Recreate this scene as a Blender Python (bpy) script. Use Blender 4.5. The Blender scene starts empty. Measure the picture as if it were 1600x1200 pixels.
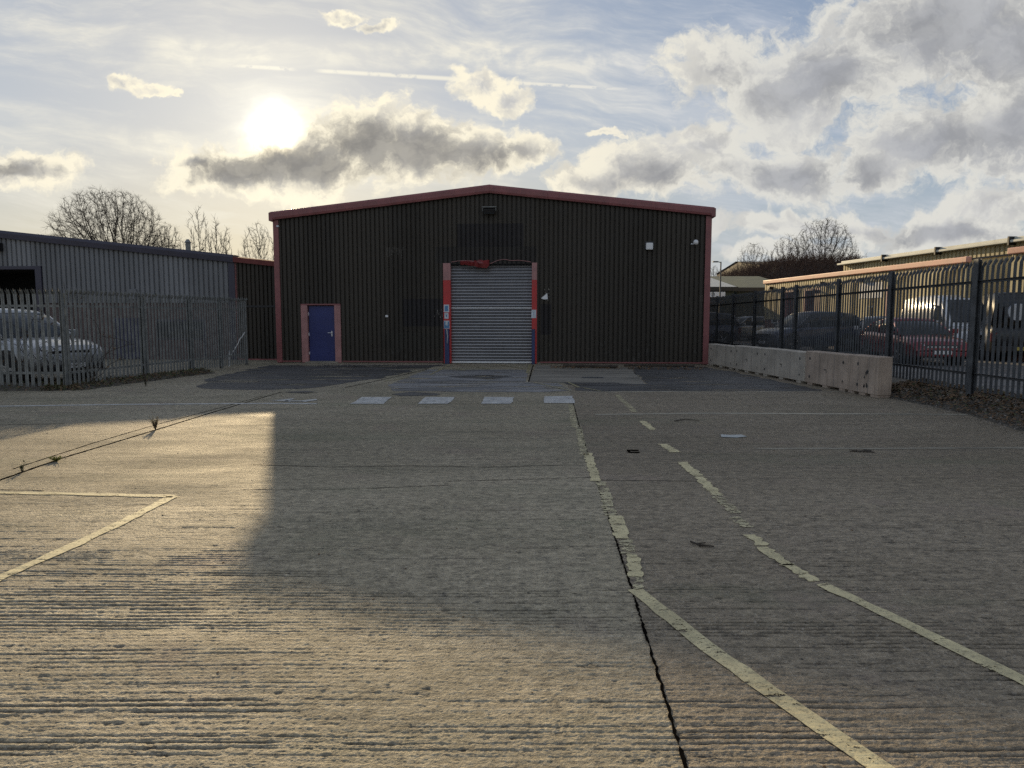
import bpy, bmesh, math, random
from mathutils import Vector, Matrix, kdtree
R = math.radians
PI = math.pi
scene = bpy.context.scene
col = scene.collection

# ------------------------------------------------------------ camera
CAMZ = 1.6; FOC = 1110.0; PITCH = R(5.4)
cd = bpy.data.cameras.new('camera'); cam = bpy.data.objects.new('camera', cd); col.objects.link(cam)
cd.sensor_width = 36.0; cd.lens = 36.0 * FOC / 1600.0
cd.clip_start = 0.05; cd.clip_end = 3000
cam.location = (0, 0, CAMZ); cam.rotation_euler = (R(90) - PITCH, 0, 0)
scene.camera = cam
cp, sp = math.cos(PITCH), math.sin(PITCH)
def ray(px, py):
    a = (px - 800) / FOC; b = (600 - py) / FOC
    return a, cp + b * sp, b * cp - sp
def G(px, py, z=0.0):
    """point on the ground seen at that place of the photograph"""
    x, y, d = ray(px, py); t = (z - CAMZ) / d
    return (x * t, y * t)
def at(px, py, Y):
    x, y, d = ray(px, py); t = Y / y
    return Vector((x * t, Y, CAMZ + d * t))
def UV(px, py):
    x, y, d = ray(px, py)
    return x / y, d / y

# ------------------------------------------------------------ node language
class V:
    def __init__(s, t, sock): s.t = t; s.s = sock
    def _m(s, op, *o):
        n = s.t.nodes.new('ShaderNodeMath'); n.operation = op
        for i, v in enumerate((s,) + o):
            if isinstance(v, V): s.t.links.new(v.s, n.inputs[i])
            else: n.inputs[i].default_value = v
        return V(s.t, n.outputs[0])
    def __add__(s, o): return s._m('ADD', o)
    __radd__ = __add__
    def __mul__(s, o): return s._m('MULTIPLY', o)
    __rmul__ = __mul__
    def __sub__(s, o): return s._m('SUBTRACT', o)
    def __rsub__(s, o): return (s * -1.0) + o
    def __truediv__(s, o): return s._m('DIVIDE', o)
    def mx(s, o): return s._m('MAXIMUM', o)
    def mn(s, o): return s._m('MINIMUM', o)
    def smin(s, o, k): return s._m('SMOOTH_MIN', o, k)
    def abs(s): return s._m('ABSOLUTE')
    def pw(s, o): return s._m('POWER', o)
    def gt(s, o): return s._m('GREATER_THAN', o)
    def lt(s, o): return s._m('LESS_THAN', o)
    def fract(s): return s._m('FRACT')
    def floor(s): return s._m('FLOOR')
    def sm(s, a, b, c=0.0, d=1.0, lin=False):
        n = s.t.nodes.new('ShaderNodeMapRange'); n.interpolation_type = 'LINEAR' if lin else 'SMOOTHSTEP'
        s.t.links.new(s.s, n.inputs[0])
        for i, v in enumerate((a, b, c, d)): n.inputs[1 + i].default_value = v
        return V(s.t, n.outputs[0])
def lk(t, v, sock):
    if isinstance(v, V): t.links.new(v.s, sock)
    elif isinstance(v, (tuple, list)):
        sock.default_value = tuple(v) + (1.0,) if (len(v) == 3 and sock.type == 'RGBA') else tuple(v)
    else: sock.default_value = v
def vmath(t, op, a, b=None, c=None, out=0, scale=None):
    n = t.nodes.new('ShaderNodeVectorMath'); n.operation = op
    lk(t, a, n.inputs[0])
    if b is not None: lk(t, b, n.inputs[1])
    if c is not None: lk(t, c, n.inputs[2])
    if scale is not None: lk(t, scale, n.inputs['Scale'])
    return V(t, n.outputs[out])
def noise(t, vec, scale, detail=3, rough=0.55, color=False, dist=0.0):
    n = t.nodes.new('ShaderNodeTexNoise')
    if vec is not None: lk(t, vec, n.inputs['Vector'])
    n.inputs['Scale'].default_value = scale; n.inputs['Detail'].default_value = detail
    n.inputs['Roughness'].default_value = rough; n.inputs['Distortion'].default_value = dist
    return V(t, n.outputs[1 if color else 0])
def mixc(t, f, a, b, mode='MIX'):
    n = t.nodes.new('ShaderNodeMix'); n.data_type = 'RGBA'; n.blend_type = mode
    lk(t, f, n.inputs[0]); lk(t, a, n.inputs[6]); lk(t, b, n.inputs[7])
    return V(t, n.outputs[2])
def comb(t, x, y, z):
    n = t.nodes.new('ShaderNodeCombineXYZ')
    for i, v in enumerate((x, y, z)): lk(t, v, n.inputs[i])
    return V(t, n.outputs[0])
def sep(t, v):
    n = t.nodes.new('ShaderNodeSeparateXYZ'); lk(t, v, n.inputs[0])
    return [V(t, o) for o in n.outputs]

# ------------------------------------------------------------ sun, world, exposure
SUN_AZ, SUN_EL = R(-17.9), R(13.4)
sd = Vector((math.sin(SUN_AZ) * math.cos(SUN_EL), math.cos(SUN_AZ) * math.cos(SUN_EL), math.sin(SUN_EL)))
sl = bpy.data.lights.new('sun', 'SUN'); sun = bpy.data.objects.new('sun', sl); col.objects.link(sun)
sl.energy = 4.5; sl.angle = R(0.6); sl.color = (1.0, 0.77, 0.45)
sun.rotation_euler = sd.to_track_quat('Z', 'Y').to_euler()
scene.view_settings.view_transform = 'Standard'; scene.view_settings.look = 'None'
scene.cycles.use_denoising = False
scene.view_settings.exposure = 0.0; scene.view_settings.gamma = 1.0

world = bpy.data.worlds.new('World'); scene.world = world; world.use_nodes = True
def build_world():
    t = world.node_tree; t.nodes.clear()
    tc = t.nodes.new('ShaderNodeTexCoord')
    dirv = vmath(t, 'NORMALIZE', V(t, tc.outputs['Generated']))
    dx, dy, dz = sep(t, dirv)
    den = dy.abs().mx(0.22)
    p0 = comb(t, dx / den, dz / den, 0.0)
    sky = t.nodes.new('ShaderNodeTexSky'); sky.sky_type = 'NISHITA'; sky.sun_disc = False
    sky.sun_elevation = SUN_EL; sky.sun_rotation = SUN_AZ; sky.air_density = 1.0; sky.dust_density = 1.0; sky.ozone_density = 1.6
    skyr = V(t, sky.outputs[0])
    lum = vmath(t, 'DOT_PRODUCT', skyr, (0.25, 0.55, 0.2), out=1)
    skyc = vmath(t, 'SCALE', skyr, scale=(lum * 0.13 + 0.72)._m('POWER', -1.0))
    skyc = vmath(t, 'MULTIPLY', skyc, (0.90, 0.98, 1.12))
    # --- cumulus field, a node group so it can be sampled twice
    def E(px, py, rx, ry):
        u, v = UV(px, py); return (u, v, rx / FOC, ry / FOC)
    blobs = [E(400,268,165,42), E(440,250,80,26), E(470,262,150,52), E(560,232,120,66), E(650,232,110,62), E(745,240,100,46), E(820,238,60,24), E(300,262,60,14),
             E(750,132,52,34), E(805,155,48,26), E(205,138,34,15), E(245,150,32,12), E(285,158,14,6), E(40,262,110,34),
             E(1030,262,120,48), E(930,285,90,30), E(1100,232,70,40), E(1130,262,60,34), E(940,206,16,8), E(962,212,10,5),
             E(1120,110,100,60), E(1210,160,130,70), E(1310,120,110,70), E(1230,205,60,28),
             E(1460,45,200,90), E(1590,90,160,110), E(1500,215,170,62), E(1600,200,180,90), E(1400,240,100,36), E(1240,275,130,50), E(1360,270,90,40),
             E(1230,352,170,22), E(1470,365,190,30), E(1560,330,120,26), E(1700,60,260,150), E(1800,250,260,120),
             E(-200,240,180,60), E(540,22,44,14), E(590,40,40,9), E(1250,395,140,18), E(900,-160,380,60), E(300,-260,300,70), E(1500,-200,420,90)]
    dark = [E(480,264,230,50), E(640,240,150,68), E(560,222,120,66), E(765,244,120,42), E(380,268,150,36), E(430,262,120,36), E(1290,130,190,84), E(1500,50,270,130), E(1520,226,250,76), E(1290,288,190,44),
            E(1040,284,170,36), E(1480,375,200,18), E(20,266,70,18), E(1620,180,90,80)]
    g = bpy.data.node_groups.new('cumulus', 'ShaderNodeTree')
    g.interface.new_socket('P', in_out='INPUT', socket_type='NodeSocketVector')
    g.interface.new_socket('D', in_out='OUTPUT', socket_type='NodeSocketFloat')
    g.interface.new_socket('N', in_out='OUTPUT', socket_type='NodeSocketFloat')
    gi = g.nodes.new('NodeGroupInput'); go = g.nodes.new('NodeGroupOutput')
    P = V(g, gi.outputs[0])
    w1 = noise(g, P, 5.0, 2, 0.5, color=True)
    q = vmath(g, 'MULTIPLY_ADD', w1, (0.09, 0.06, 0.0), P)
    q = vmath(g, 'SUBTRACT', q, (0.045, 0.03, 0.0))
    w2 = noise(g, P, 22.0, 4, 0.6, color=True)
    q = vmath(g, 'MULTIPLY_ADD', w2, (0.060, 0.046, 0.0), q)
    q = vmath(g, 'SUBTRACT', q, (0.030, 0.023, 0.0))
    def field(tt, q, bl, k):
        m = None
        for (u, v, rx, ry) in bl:
            e = vmath(tt, 'MULTIPLY_ADD', q, (1 / rx, 1 / ry, 0.0), (-u / rx, -v / ry, 0.0))
            l = vmath(tt, 'LENGTH', e, out=1)
            m = l if m is None else m.smin(l, k)
        return m
    base = 1.15 - field(g, q, blobs, 0.35)
    st = vmath(g, 'MULTIPLY', q, (1.0, 1.35, 1.0))
    n1 = noise(g, st, 9.0, 9, 0.60)
    n1b = noise(g, q, 34.0, 5, 0.65)
    d = base.mx(-1.2) + (n1 - 0.5) * 1.6 + (n1b - 0.5) * 1.1
    g.links.new(d.s, go.inputs[0]); g.links.new(n1.s, go.inputs[1])
    def cum(p):
        n = t.nodes.new('ShaderNodeGroup'); n.node_tree = g; lk(t, p, n.inputs[0]); return V(t, n.outputs[0]), V(t, n.outputs[1])
    D, N1 = cum(p0)
    su, sv = sd.x / sd.y, sd.z / sd.y
    tosun = vmath(t, 'NORMALIZE', vmath(t, 'SUBTRACT', (su, sv + 0.12, 0.0), p0))
    D2, N2 = cum(vmath(t, 'MULTIPLY_ADD', tosun, (0.026, 0.026, 0.0), p0))
    alpha = D.sm(0.02, 0.45)
    thick = D.sm(0.12, 1.15)
    lit = (N1 - N2).sm(-0.085, 0.085)
    wd = noise(t, p0, 7.0, 5, 0.6, color=True)
    pd = vmath(t, 'SUBTRACT', vmath(t, 'MULTIPLY_ADD', wd, (0.16, 0.10, 0.0), p0), (0.08, 0.05, 0.0))
    dk = (1.45 - field(t, pd, dark, 0.35)).sm(0.0, 1.25)
    dot = vmath(t, 'DOT_PRODUCT', dirv, tuple(sd), out=1)
    near = dot.sm(0.80, 0.995)                      # how near to the sun
    bright = mixc(t, near, (7.3, 7.2, 6.7), (10.2, 9.4, 7.4))
    grey = mixc(t, dk, (5.4, 5.4, 5.4), mixc(t, near, (3.55, 3.65, 3.9), (2.75, 2.65, 2.5)))
    grey = vmath(t, 'SCALE', grey, scale=N1.sm(0.3, 0.7, 0.85, 1.22))
    sh = (lit * 0.95 + (1.0 - thick) * 0.75).sm(-0.05, 1.15, lin=True)
    sh = sh * (1.0 - (dk * thick).sm(0.05, 0.8) * 0.85)
    cc = mixc(t, sh, grey, bright)
    # --- high thin cloud: streaks, mackerel bands, one vapour trail
    warp = noise(t, p0, 2.2, 3, 0.5, color=True)
    pw = vmath(t, 'MULTIPLY_ADD', warp, (0.35, 0.16, 0.0), p0)
    rot = t.nodes.new('ShaderNodeVectorRotate'); rot.rotation_type = 'Z_AXIS'; rot.inputs['Angle'].default_value = R(7)
    lk(t, pw, rot.inputs['Vector'])
    ps = vmath(t, 'MULTIPLY', V(t, rot.outputs[0]), (1.0, 5.2, 1.0))
    ci = noise(t, ps, 2.6, 9, 0.64).sm(0.42, 0.66)
    fine = noise(t, vmath(t, 'MULTIPLY', pw, (1.0, 2.0, 1.0)), 30.0, 3, 0.6).sm(0.35, 0.75)
    uu, vv, _ = sep(t, p0)
    def band(p, q_, w, soft, x0, x1):
        (u0, v0), (u1, v1) = UV(*p), UV(*q_)
        k = (v1 - v0) / (u1 - u0)
        dd = (vv - uu * k - (v0 - k * u0)).abs()
        r_ = dd.sm(w / FOC, (w + soft) / FOC, 1.0, 0.0)
        ua, ub = (x0 - 800) / FOC, (x1 - 800) / FOC
        return r_ * uu.sm(ua, ua + 0.05) * uu.sm(ub - 0.12, ub, 1.0, 0.0)
    b1 = band((300, 80), (860, 92), 6, 26, 230, 1100) * (0.35 + fine * 0.65)
    b2 = band((0, 170), (330, 245), 4, 22, -300, 420) * (0.4 + fine * 0.5)
    wob = noise(t, p0, 60.0, 3, 0.6)
    tr = band((360, 102), (1000, 141), 0.8, 4.0, 350, 1060) * wob.sm(0.3, 0.5) * (1.0 - (uu + 0.28).abs().sm(0.005, 0.03, 1.0, 0.0))
    cf = noise(t, vmath(t, 'MULTIPLY', V(t, rot.outputs[0]), (3.0, 16.0, 1.0)), 5.0, 6, 0.65).sm(0.40, 0.68)
    ci = ci * (0.55 + cf * 0.45)
    thin = (ci * 0.80 + b1 * 0.75 + b2 * 0.5).mn(0.9).mx(tr * 0.95)
    hi = mixc(t, near, (6.6, 6.8, 7.2), (8.9, 8.5, 7.3))
    # base sky: the physical sky with a thin milky veil
    veil = vv.sm(0.0, 0.42, 0.66, 0.30, lin=True)
    skyv = mixc(t, veil, skyc, mixc(t, near, (4.9, 5.3, 5.9), mixc(t, vv.sm(0.05, 0.3), (8.4, 7.7, 5.9), (6.3, 6.9, 7.7))))
    c = mixc(t, thin, skyv, hi)
    # aureole of the low sun shining through thin cloud
    ang = (1.0 - dot).mx(0.0)
    rag = noise(t, vmath(t, 'MULTIPLY', p0, (1.0, 1.6, 1.0)), 26.0, 5, 0.6)
    angr = ang * (0.45 + rag * 1.1)
    a1 = (angr * -4600.0)._m('EXPONENT') * 45.0 + (angr * -800.0)._m('EXPONENT') * 2.2
    a2 = (ang * -110.0)._m('EXPONENT') * 1.7
    gl = a1 + a2
    glow = vmath(t, 'SCALE', (1.0, 0.93, 0.70), scale=gl)
    c = vmath(t, 'ADD', c, glow)
    # the cumulus hides most of the glow where it is thick
    glc = vmath(t, 'SCALE', (1.0, 0.86, 0.55), scale=gl * (1.0 - thick).mx(0.05) * 0.6)
    cc = vmath(t, 'ADD', cc, glc)
    c = mixc(t, alpha, c, cc)
    bg = t.nodes.new('ShaderNodeBackground'); lk(t, c, bg.inputs[0]); bg.inputs[1].default_value = 0.1
    out = t.nodes.new('ShaderNodeOutputWorld'); t.links.new(bg.outputs[0], out.inputs[0])
build_world()

# ------------------------------------------------------------ materials
def newmat(name):
    m = bpy.data.materials.new(name); m.use_nodes = True; t = m.node_tree; t.nodes.clear()
    b = t.nodes.new('ShaderNodeBsdfPrincipled'); o = t.nodes.new('ShaderNodeOutputMaterial'); t.links.new(b.outputs[0], o.inputs[0])
    tc = t.nodes.new('ShaderNodeTexCoord')
    return m, t, b, V(t, tc.outputs['Object']), o
def bump(t, b, h, dist, strength=1.0):
    n = t.nodes.new('ShaderNodeBump'); n.inputs['Distance'].default_value = dist; n.inputs['Strength'].default_value = strength
    lk(t, h, n.inputs['Height']); t.links.new(n.outputs[0], b.inputs['Normal'])
def simple(name, c, rough=0.6, var=0.25, sc=3.0, metal=0.0, streak=0.0, bmp=0.0, spec=0.5, dirt=None, coat=0.0, stretch=(1, 1, 1)):
    m, t, b, P, o = newmat(name)
    n = noise(t, vmath(t, 'MULTIPLY', P, stretch), sc, 5, 0.6)
    f = n.sm(0.25, 0.75)
    c0 = tuple(x * (1 - var) for x in c); c1 = tuple(min(1, x * (1 + var)) for x in c)
    cc = mixc(t, f, c0, c1)
    if streak:
        s = noise(t, vmath(t, 'MULTIPLY', P, (9.0, 9.0, 0.5)), 2.0, 4, 0.65).sm(0.45, 0.8)
        cc = mixc(t, s * streak, cc, dirt or tuple(x * 0.5 for x in c))
    lk(t, cc, b.inputs['Base Color'])
    lk(t, n.sm(0.2, 0.8, max(0.02, rough - 0.1), min(1, rough + 0.1)), b.inputs['Roughness'])
    b.inputs['Metallic'].default_value = metal; b.inputs['Specular IOR Level'].default_value = spec
    b.inputs['Coat Weight'].default_value = coat
    if bmp: bump(t, b, noise(t, P, sc * 8, 4, 0.6), bmp)
    return m

def concrete_mat():
    m, t, b, P, o = newmat('brushed_concrete')
    x, y, z = sep(t, P)
    big = noise(t, P, 0.22, 4, 0.55); mid = noise(t, vmath(t, 'MULTIPLY', P, (0.5, 1.4, 1)), 0.9, 6, 0.65)
    grain = noise(t, P, 55.0, 4, 0.7); spk = noise(t, P, 160.0, 2, 0.6)
    at_ = t.nodes.new('ShaderNodeAttribute'); at_.attribute_name = 'relief'; rel = V(t, at_.outputs['Fac'])
    jd = x - (0.5 + 0.0485 * y)                        # which side of the long joint
    right = jd.sm(-0.02, 0.02)
    c = mixc(t, big.sm(0.3, 0.7), (0.40, 0.340, 0.225), (0.555, 0.475, 0.335))
    c = mixc(t, mid.sm(0.45, 0.75) * 0.5, c, (0.25, 0.235, 0.165))
    c = mixc(t, right * 0.62, c, (0.30, 0.232, 0.160))
    far = y.sm(9.0, 14.0)
    # brushed drag marks, from the tamping beam, running across the slab
    wob = noise(t, P, 0.55, 3, 0.5) ; wob2 = noise(t, P, 2.6, 3, 0.5)
    yy = y + (wob - 0.5) * 0.07 + (wob2 - 0.5) * 0.010
    nib = (noise(t, P, 16.0, 3, 0.6) - 0.5)
    gv = comb(t, x * 0.45, yy * 13.0 + nib * 0.35, 0.0)
    saw = (yy * 145.0 + (noise(t, comb(t, x * 0.10, yy * 1.4, 5.0), 1.0, 2, 0.5) - 0.5) * 26.0 + nib * 1.6)._m('SINE')
    g1 = 0.5 + (noise(t, gv, 1.0, 3, 0.6) - 0.5) * 0.75 + saw * 0.070
    gv2 = comb(t, x * 2.6, yy * 50.0 + nib * 1.0, 3.0)
    g2 = noise(t, gv2, 1.0, 2, 0.6)
    gm = noise(t, vmath(t, 'MULTIPLY', P, (0.25, 0.9, 1)), 0.9, 3, 0.6).sm(0.32, 0.62, 0.30, 1.0)
    nearm = y.sm(2.0, 9.0, 1.0, 0.35)
    gm = (gm * nearm) * (1.0 - rel)
    groove = g1.sm(0.39, 0.46, 1.0, 0.0)
    gro2 = g2.sm(0.36, 0.47, 1.0, 0.0)
    h = g1 * 0.9 - groove * 0.8 - gro2 * 0.25 + g2 * 0.3
    lumps = noise(t, vmath(t, 'MULTIPLY', P, (1.0, 1.8, 1)), 24.0, 4, 0.65)
    fr = noise(t, vmath(t, 'MULTIPLY', P, (1.0, 1.7, 1)), 9.0, 9, 0.88)
    h = h * gm * 1.5 + (lumps * 1.3 + fr * 1.2) * (1.0 - rel * 0.75) + grain * 0.7
    pits = noise(t, P, 7.0, 3, 0.7).sm(0.70, 0.74)
    h = h - pits * 0.8
    c = mixc(t, groove * gm * 0.95, c, (0.026, 0.021, 0.013))  # shade of the drag grooves painted into the colour, along with dirt
    c = mixc(t, gro2 * gm * 0.85, c, (0.05, 0.042, 0.03))
    c = mixc(t, z.sm(-0.0055, -0.0030, 0.6, 0.0), c, (0.060, 0.044, 0.022))  # hollows of the relief darkened in colour: dirt plus some painted shade
    c = mixc(t, grain.sm(0.52, 0.70) * 0.55, c, (0.62, 0.57, 0.48))
    c = mixc(t, lumps.sm(0.30, 0.47, 1.0, 0.0) * 0.85, c, (0.10, 0.092, 0.078))
    c = mixc(t, spk.sm(0.36, 0.46, 1.0, 0.0) * 0.4, c, (0.12, 0.11, 0.09))
    c = vmath(t, 'SCALE', c, scale=fr.sm(0.40, 0.60, 0.48, 1.42, lin=True))
    # oil and moss stains with shapes of their own
    st = noise(t, vmath(t, 'MULTIPLY', P, (0.6, 1.0, 1)), 1.7, 6, 0.7).sm(0.60, 0.78)
    c = mixc(t, st * 0.7, c, (0.12, 0.118, 0.10))
    moss = noise(t, vmath(t, 'MULTIPLY', P, (0.35, 1.2, 1)), 0.6, 6, 0.7).sm(0.52, 0.68)
    c = mixc(t, moss * 0.42, c, (0.19, 0.20, 0.12))
    pink = noise(t, P, 0.8, 4, 0.6).sm(0.55, 0.7)
    c = mixc(t, pink * 0.35, c, (0.36, 0.27, 0.22))
    lk(t, c, b.inputs['Base Color'])
    lk(t, mid.sm(0.3, 0.7, 0.66, 0.86), b.inputs['Roughness'])
    b.inputs['Specular IOR Level'].default_value = 0.5
    bump(t, b, h, 0.030, 1.0)
    return m
def asphalt_mat(name, c, sc=1.0, wet=0.0, holes=0.0):
    m, t, b, P, o = newmat(name)
    a = noise(t, P, 70.0, 3, 0.7); s = noise(t, vmath(t, 'MULTIPLY', P, (0.5, 1.4, 1)), 0.8, 6, 0.65)
    cc = mixc(t, s.sm(0.3, 0.7), tuple(v * 0.55 for v in c), tuple(v * 1.25 for v in c))
    cc = mixc(t, a.sm(0.55, 0.75) * 0.5, cc, tuple(min(1, v * 2.1) for v in c))
    lk(t, cc, b.inputs['Base Color']); streaky = noise(t, vmath(t, 'MULTIPLY', P, (0.25, 2.2, 1)), 1.3, 6, 0.7)
    cc = mixc(t, streaky.sm(0.45, 0.75) * 0.7, cc, tuple(min(1, v * 1.9) for v in c)); lk(t, cc, b.inputs['Base Color'])
    lk(t, s.sm(0.3, 0.6, 0.9 - wet, 0.75), b.inputs['Roughness'])
    bump(t, b, a, 0.008)
    if holes:
        hn = noise(t, vmath(t, 'MULTIPLY', P, (0.35, 1.9, 1)), 1.5, 8, 0.68)
        tr = t.nodes.new('ShaderNodeBsdfTransparent'); mx = t.nodes.new('ShaderNodeMixShader')
        lk(t, hn.sm(0.72 - holes * 0.35, 0.80 - holes * 0.35), mx.inputs[0]); t.links.new(b.outputs[0], mx.inputs[1]); t.links.new(tr.outputs[0], mx.inputs[2]); t.links.new(mx.outputs[0], o.inputs[0])
    return m
def paint_mat(name, c, wear=0.5, edge=0.0, under=(0.2, 0.185, 0.155)):
    """worn paint: scratched right through, so bare concrete shows in the gaps"""
    m, t, b, P, o = newmat(name)
    n = noise(t, vmath(t, 'MULTIPLY', P, (4.5, 11.0, 1)), 1.7, 8, 0.74)
    n2 = noise(t, P, 40.0, 3, 0.7)
    cc = mixc(t, noise(t, P, 4.0, 6, 0.7).sm(0.3, 0.7), tuple(v * 0.62 for v in c), c)
    cc = mixc(t, n2.sm(0.36, 0.48, 1.0, 0.0) * 0.55, cc, (0.20, 0.18, 0.12))
    lk(t, cc, b.inputs['Base Color']); b.inputs['Roughness'].default_value = 0.7
    x, y, z = sep(t, P)
    g = noise(t, comb(t, x * 0.35, y * 17.0, 0.0), 1.0, 2, 0.5)
    bump(t, b, g * 0.7 + n2 * 0.35, 0.010)
    tr = t.nodes.new('ShaderNodeBsdfTransparent'); mx = t.nodes.new('ShaderNodeMixShader')
    hole = (n + (n2 - 0.5) * 0.45).gt(0.95 - wear * 0.7)
    lk(t, hole, mx.inputs[0]); t.links.new(b.outputs[0], mx.inputs[1]); t.links.new(tr.outputs[0], mx.inputs[2])
    t.links.new(mx.outputs[0], o.inputs[0])
    return m
def cladding_mat(name, c, patches=(), grime=0.5, pitch=1.0):
    m, t, b, P, o = newmat(name)
    x, y, z = sep(t, P)
    sheet = (x / pitch).floor()
    wn = t.nodes.new('ShaderNodeTexWhiteNoise'); wn.noise_dimensions = '1D'; lk(t, sheet, wn.inputs['W'])
    v = V(t, wn.outputs[0])
    n = noise(t, P, 0.9, 6, 0.65)
    st = noise(t, vmath(t, 'MULTIPLY', P, (7.0, 1.0, 0.35)), 1.6, 5, 0.7)
    cc = mixc(t, (v * 0.4 + n * 0.6).sm(0.2, 0.8), tuple(k * 0.78 for k in c), tuple(k * 1.22 for k in c))
    cc = mixc(t, st.sm(0.5, 0.8) * 0.4, cc, tuple(k * 0.55 for k in c))
    low = z.sm(0.0, 1.6, 1.0, 0.0)
    gn = noise(t, vmath(t, 'MULTIPLY', P, (3.0, 1, 1.0)), 3.4, 5, 0.7)
    cc = mixc(t, low * gn.sm(0.45, 0.6) * grime, cc, (0.03, 0.027, 0.022))
    cc = mixc(t, low * gn.sm(0.56, 0.64) * 0.5, cc, (0.12, 0.115, 0.10))
    for (x0, x1, z0, z1, pc) in patches:               # unweathered paint left by old signs
        mk = x.gt(x0) * x.lt(x1) * z.gt(z0) * z.lt(z1)
        cc = mixc(t, mk * 0.75, cc, pc)
    lk(t, cc, b.inputs['Base Color']); b.inputs['Specular IOR Level'].default_value = 0.35
    lk(t, n.sm(0.3, 0.7, 0.5, 0.72), b.inputs['Roughness'])
    return m
def brick_mat(name, c1, c2, mortar):
    m, t, b, P, o = newmat(name)
    x, y, z = sep(t, P)
    br = t.nodes.new('ShaderNodeTexBrick'); lk(t, comb(t, x + y, z, 0.0), br.inputs['Vector'])
    br.inputs['Scale'].default_value = 1.0; br.inputs['Brick Width'].default_value = 0.225; br.inputs['Row Height'].default_value = 0.075
    br.inputs['Mortar Size'].default_value = 0.006
    lk(t, c1, br.inputs['Color1']); lk(t, c2, br.inputs['Color2']); lk(t, mortar, br.inputs['Mortar'])
    cc = mixc(t, noise(t, P, 1.2, 5, 0.6).sm(0.3, 0.8) * 0.5, V(t, br.outputs[0]), tuple(k * 0.5 for k in c1))
    lk(t, cc, b.inputs['Base Color']); b.inputs['Roughness'].default_value = 0.85
    bump(t, b, V(t, br.outputs[1]) * -1.0, 0.004)
    return m
def glass_mat(name, c=(0.02, 0.025, 0.03), rough=0.06):
    m, t, b, P, o = newmat(name)
    lk(t, mixc(t, noise(t, P, 2.0, 3, 0.5), c, tuple(k * 1.8 for k in c)), b.inputs['Base Color'])
    b.inputs['Roughness'].default_value = rough; b.inputs['Specular IOR Level'].default_value = 0.45
    return m
def bark_mat(name, c):
    m, t, b, P, o = newmat(name)
    n = noise(t, vmath(t, 'MULTIPLY', P, (1, 1, 0.3)), 6.0, 5, 0.7)
    lk(t, mixc(t, n.sm(0.3, 0.7), tuple(k * 0.6 for k in c), tuple(k * 1.5 for k in c)), b.inputs['Base Color'])
    b.inputs['Roughness'].default_value = 0.9; bump(t, b, n, 0.02)
    return m

M = {}
M['concrete'] = concrete_mat()
M['asphalt'] = asphalt_mat('asphalt', (0.12, 0.118, 0.115))
M['tar_patch'] = asphalt_mat('tar_patch', (0.072, 0.068, 0.064), wet=0.25, holes=0.55)
M['grey_patch'] = asphalt_mat('grey_patch', (0.225, 0.218, 0.212), wet=0.1, holes=0.6)
M['slab_patch'] = asphalt_mat('slab_patch', (0.21, 0.19, 0.155))
M['red_matte'] = simple('weathered_matt_red', (0.20, 0.075, 0.07), 0.95, 0.2, 3, spec=0.05)
M['earth'] = asphalt_mat('earth', (0.07, 0.06, 0.045))
M['yellow'] = paint_mat('yellow_paint', (0.76, 0.66, 0.38), 0.50)
M['yellow_worn'] = paint_mat('worn_yellow_paint', (0.70, 0.62, 0.38), 0.64)
M['yellow_faint'] = paint_mat('faint_yellow_paint', (0.5, 0.44, 0.24), 0.62)
M['white'] = paint_mat('white_road_paint', (0.62, 0.62, 0.60), 0.5)
M['crack'] = simple('hairline_crack', (0.09, 0.08, 0.065), 0.95, 0.4, 20, spec=0.0)
M['joint'] = simple('joint_sealant', (0.007, 0.006, 0.005), 0.95, 0.4, 20, spec=0.0)
M['galv_post'] = simple('galvanised_steel', (0.21, 0.215, 0.205), 0.5, 0.3, 5, metal=0.35, streak=0.5)
M['galv_dark'] = simple('dark_weathered_galvanised_steel', (0.095, 0.10, 0.105), 0.6, 0.35, 5, metal=0.2, streak=0.5)
M['rust'] = simple('rusty_steel', (0.12, 0.06, 0.03), 0.8, 0.4, 12)
M['red'] = simple('faded_red_trim', (0.26, 0.090, 0.090), 0.42, 0.18, 2.2, streak=0.4)
M['red_bright'] = simple('bright_red_paint', (0.50, 0.035, 0.035), 0.4, 0.12, 3, streak=0.2)
M['red_pale'] = simple('sun_bleached_red_paint', (0.40, 0.20, 0.19), 0.5, 0.15, 3, streak=0.3)
M['blue_door'] = simple('blue_door_paint', (0.030, 0.040, 0.155), 0.4, 0.12, 1.5, streak=0.15)
M['navy_door'] = simple('dark_navy_door', (0.03, 0.03, 0.065), 0.5, 0.3, 5)
M['blue_guard'] = simple('scuffed_blue_steel', (0.03, 0.045, 0.13), 0.5, 0.3, 5, streak=0.5)
M['steel'] = simple('galvanised_shutter_steel', (0.30, 0.30, 0.31), 0.36, 0.14, 1.4, metal=0.7, streak=0.35, dirt=(0.18, 0.18, 0.19), stretch=(0.5, 1, 4))
M['bright_steel'] = simple('bright_steel', (0.75, 0.76, 0.78), 0.35, 0.1, 4, metal=0.5)
M['white_plastic'] = simple('white_plastic', (0.78, 0.78, 0.78), 0.4, 0.06, 3)
M['pale_sign'] = simple('weathered_pale_sign', (0.55, 0.60, 0.64), 0.5, 0.2, 8)
M['black'] = simple('black_plastic', (0.012, 0.012, 0.014), 0.45, 0.2, 6)
M['dark_int'] = simple('dark_interior', (0.008, 0.008, 0.009), 0.9, 0.2, 2)
M['rubber'] = simple('tyre_rubber', (0.015, 0.015, 0.015), 0.8, 0.2, 8)
M['rim'] = simple('alloy_rim', (0.45, 0.46, 0.48), 0.3, 0.1, 8, metal=0.8)
M['glass'] = glass_mat('car_glass')
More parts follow.
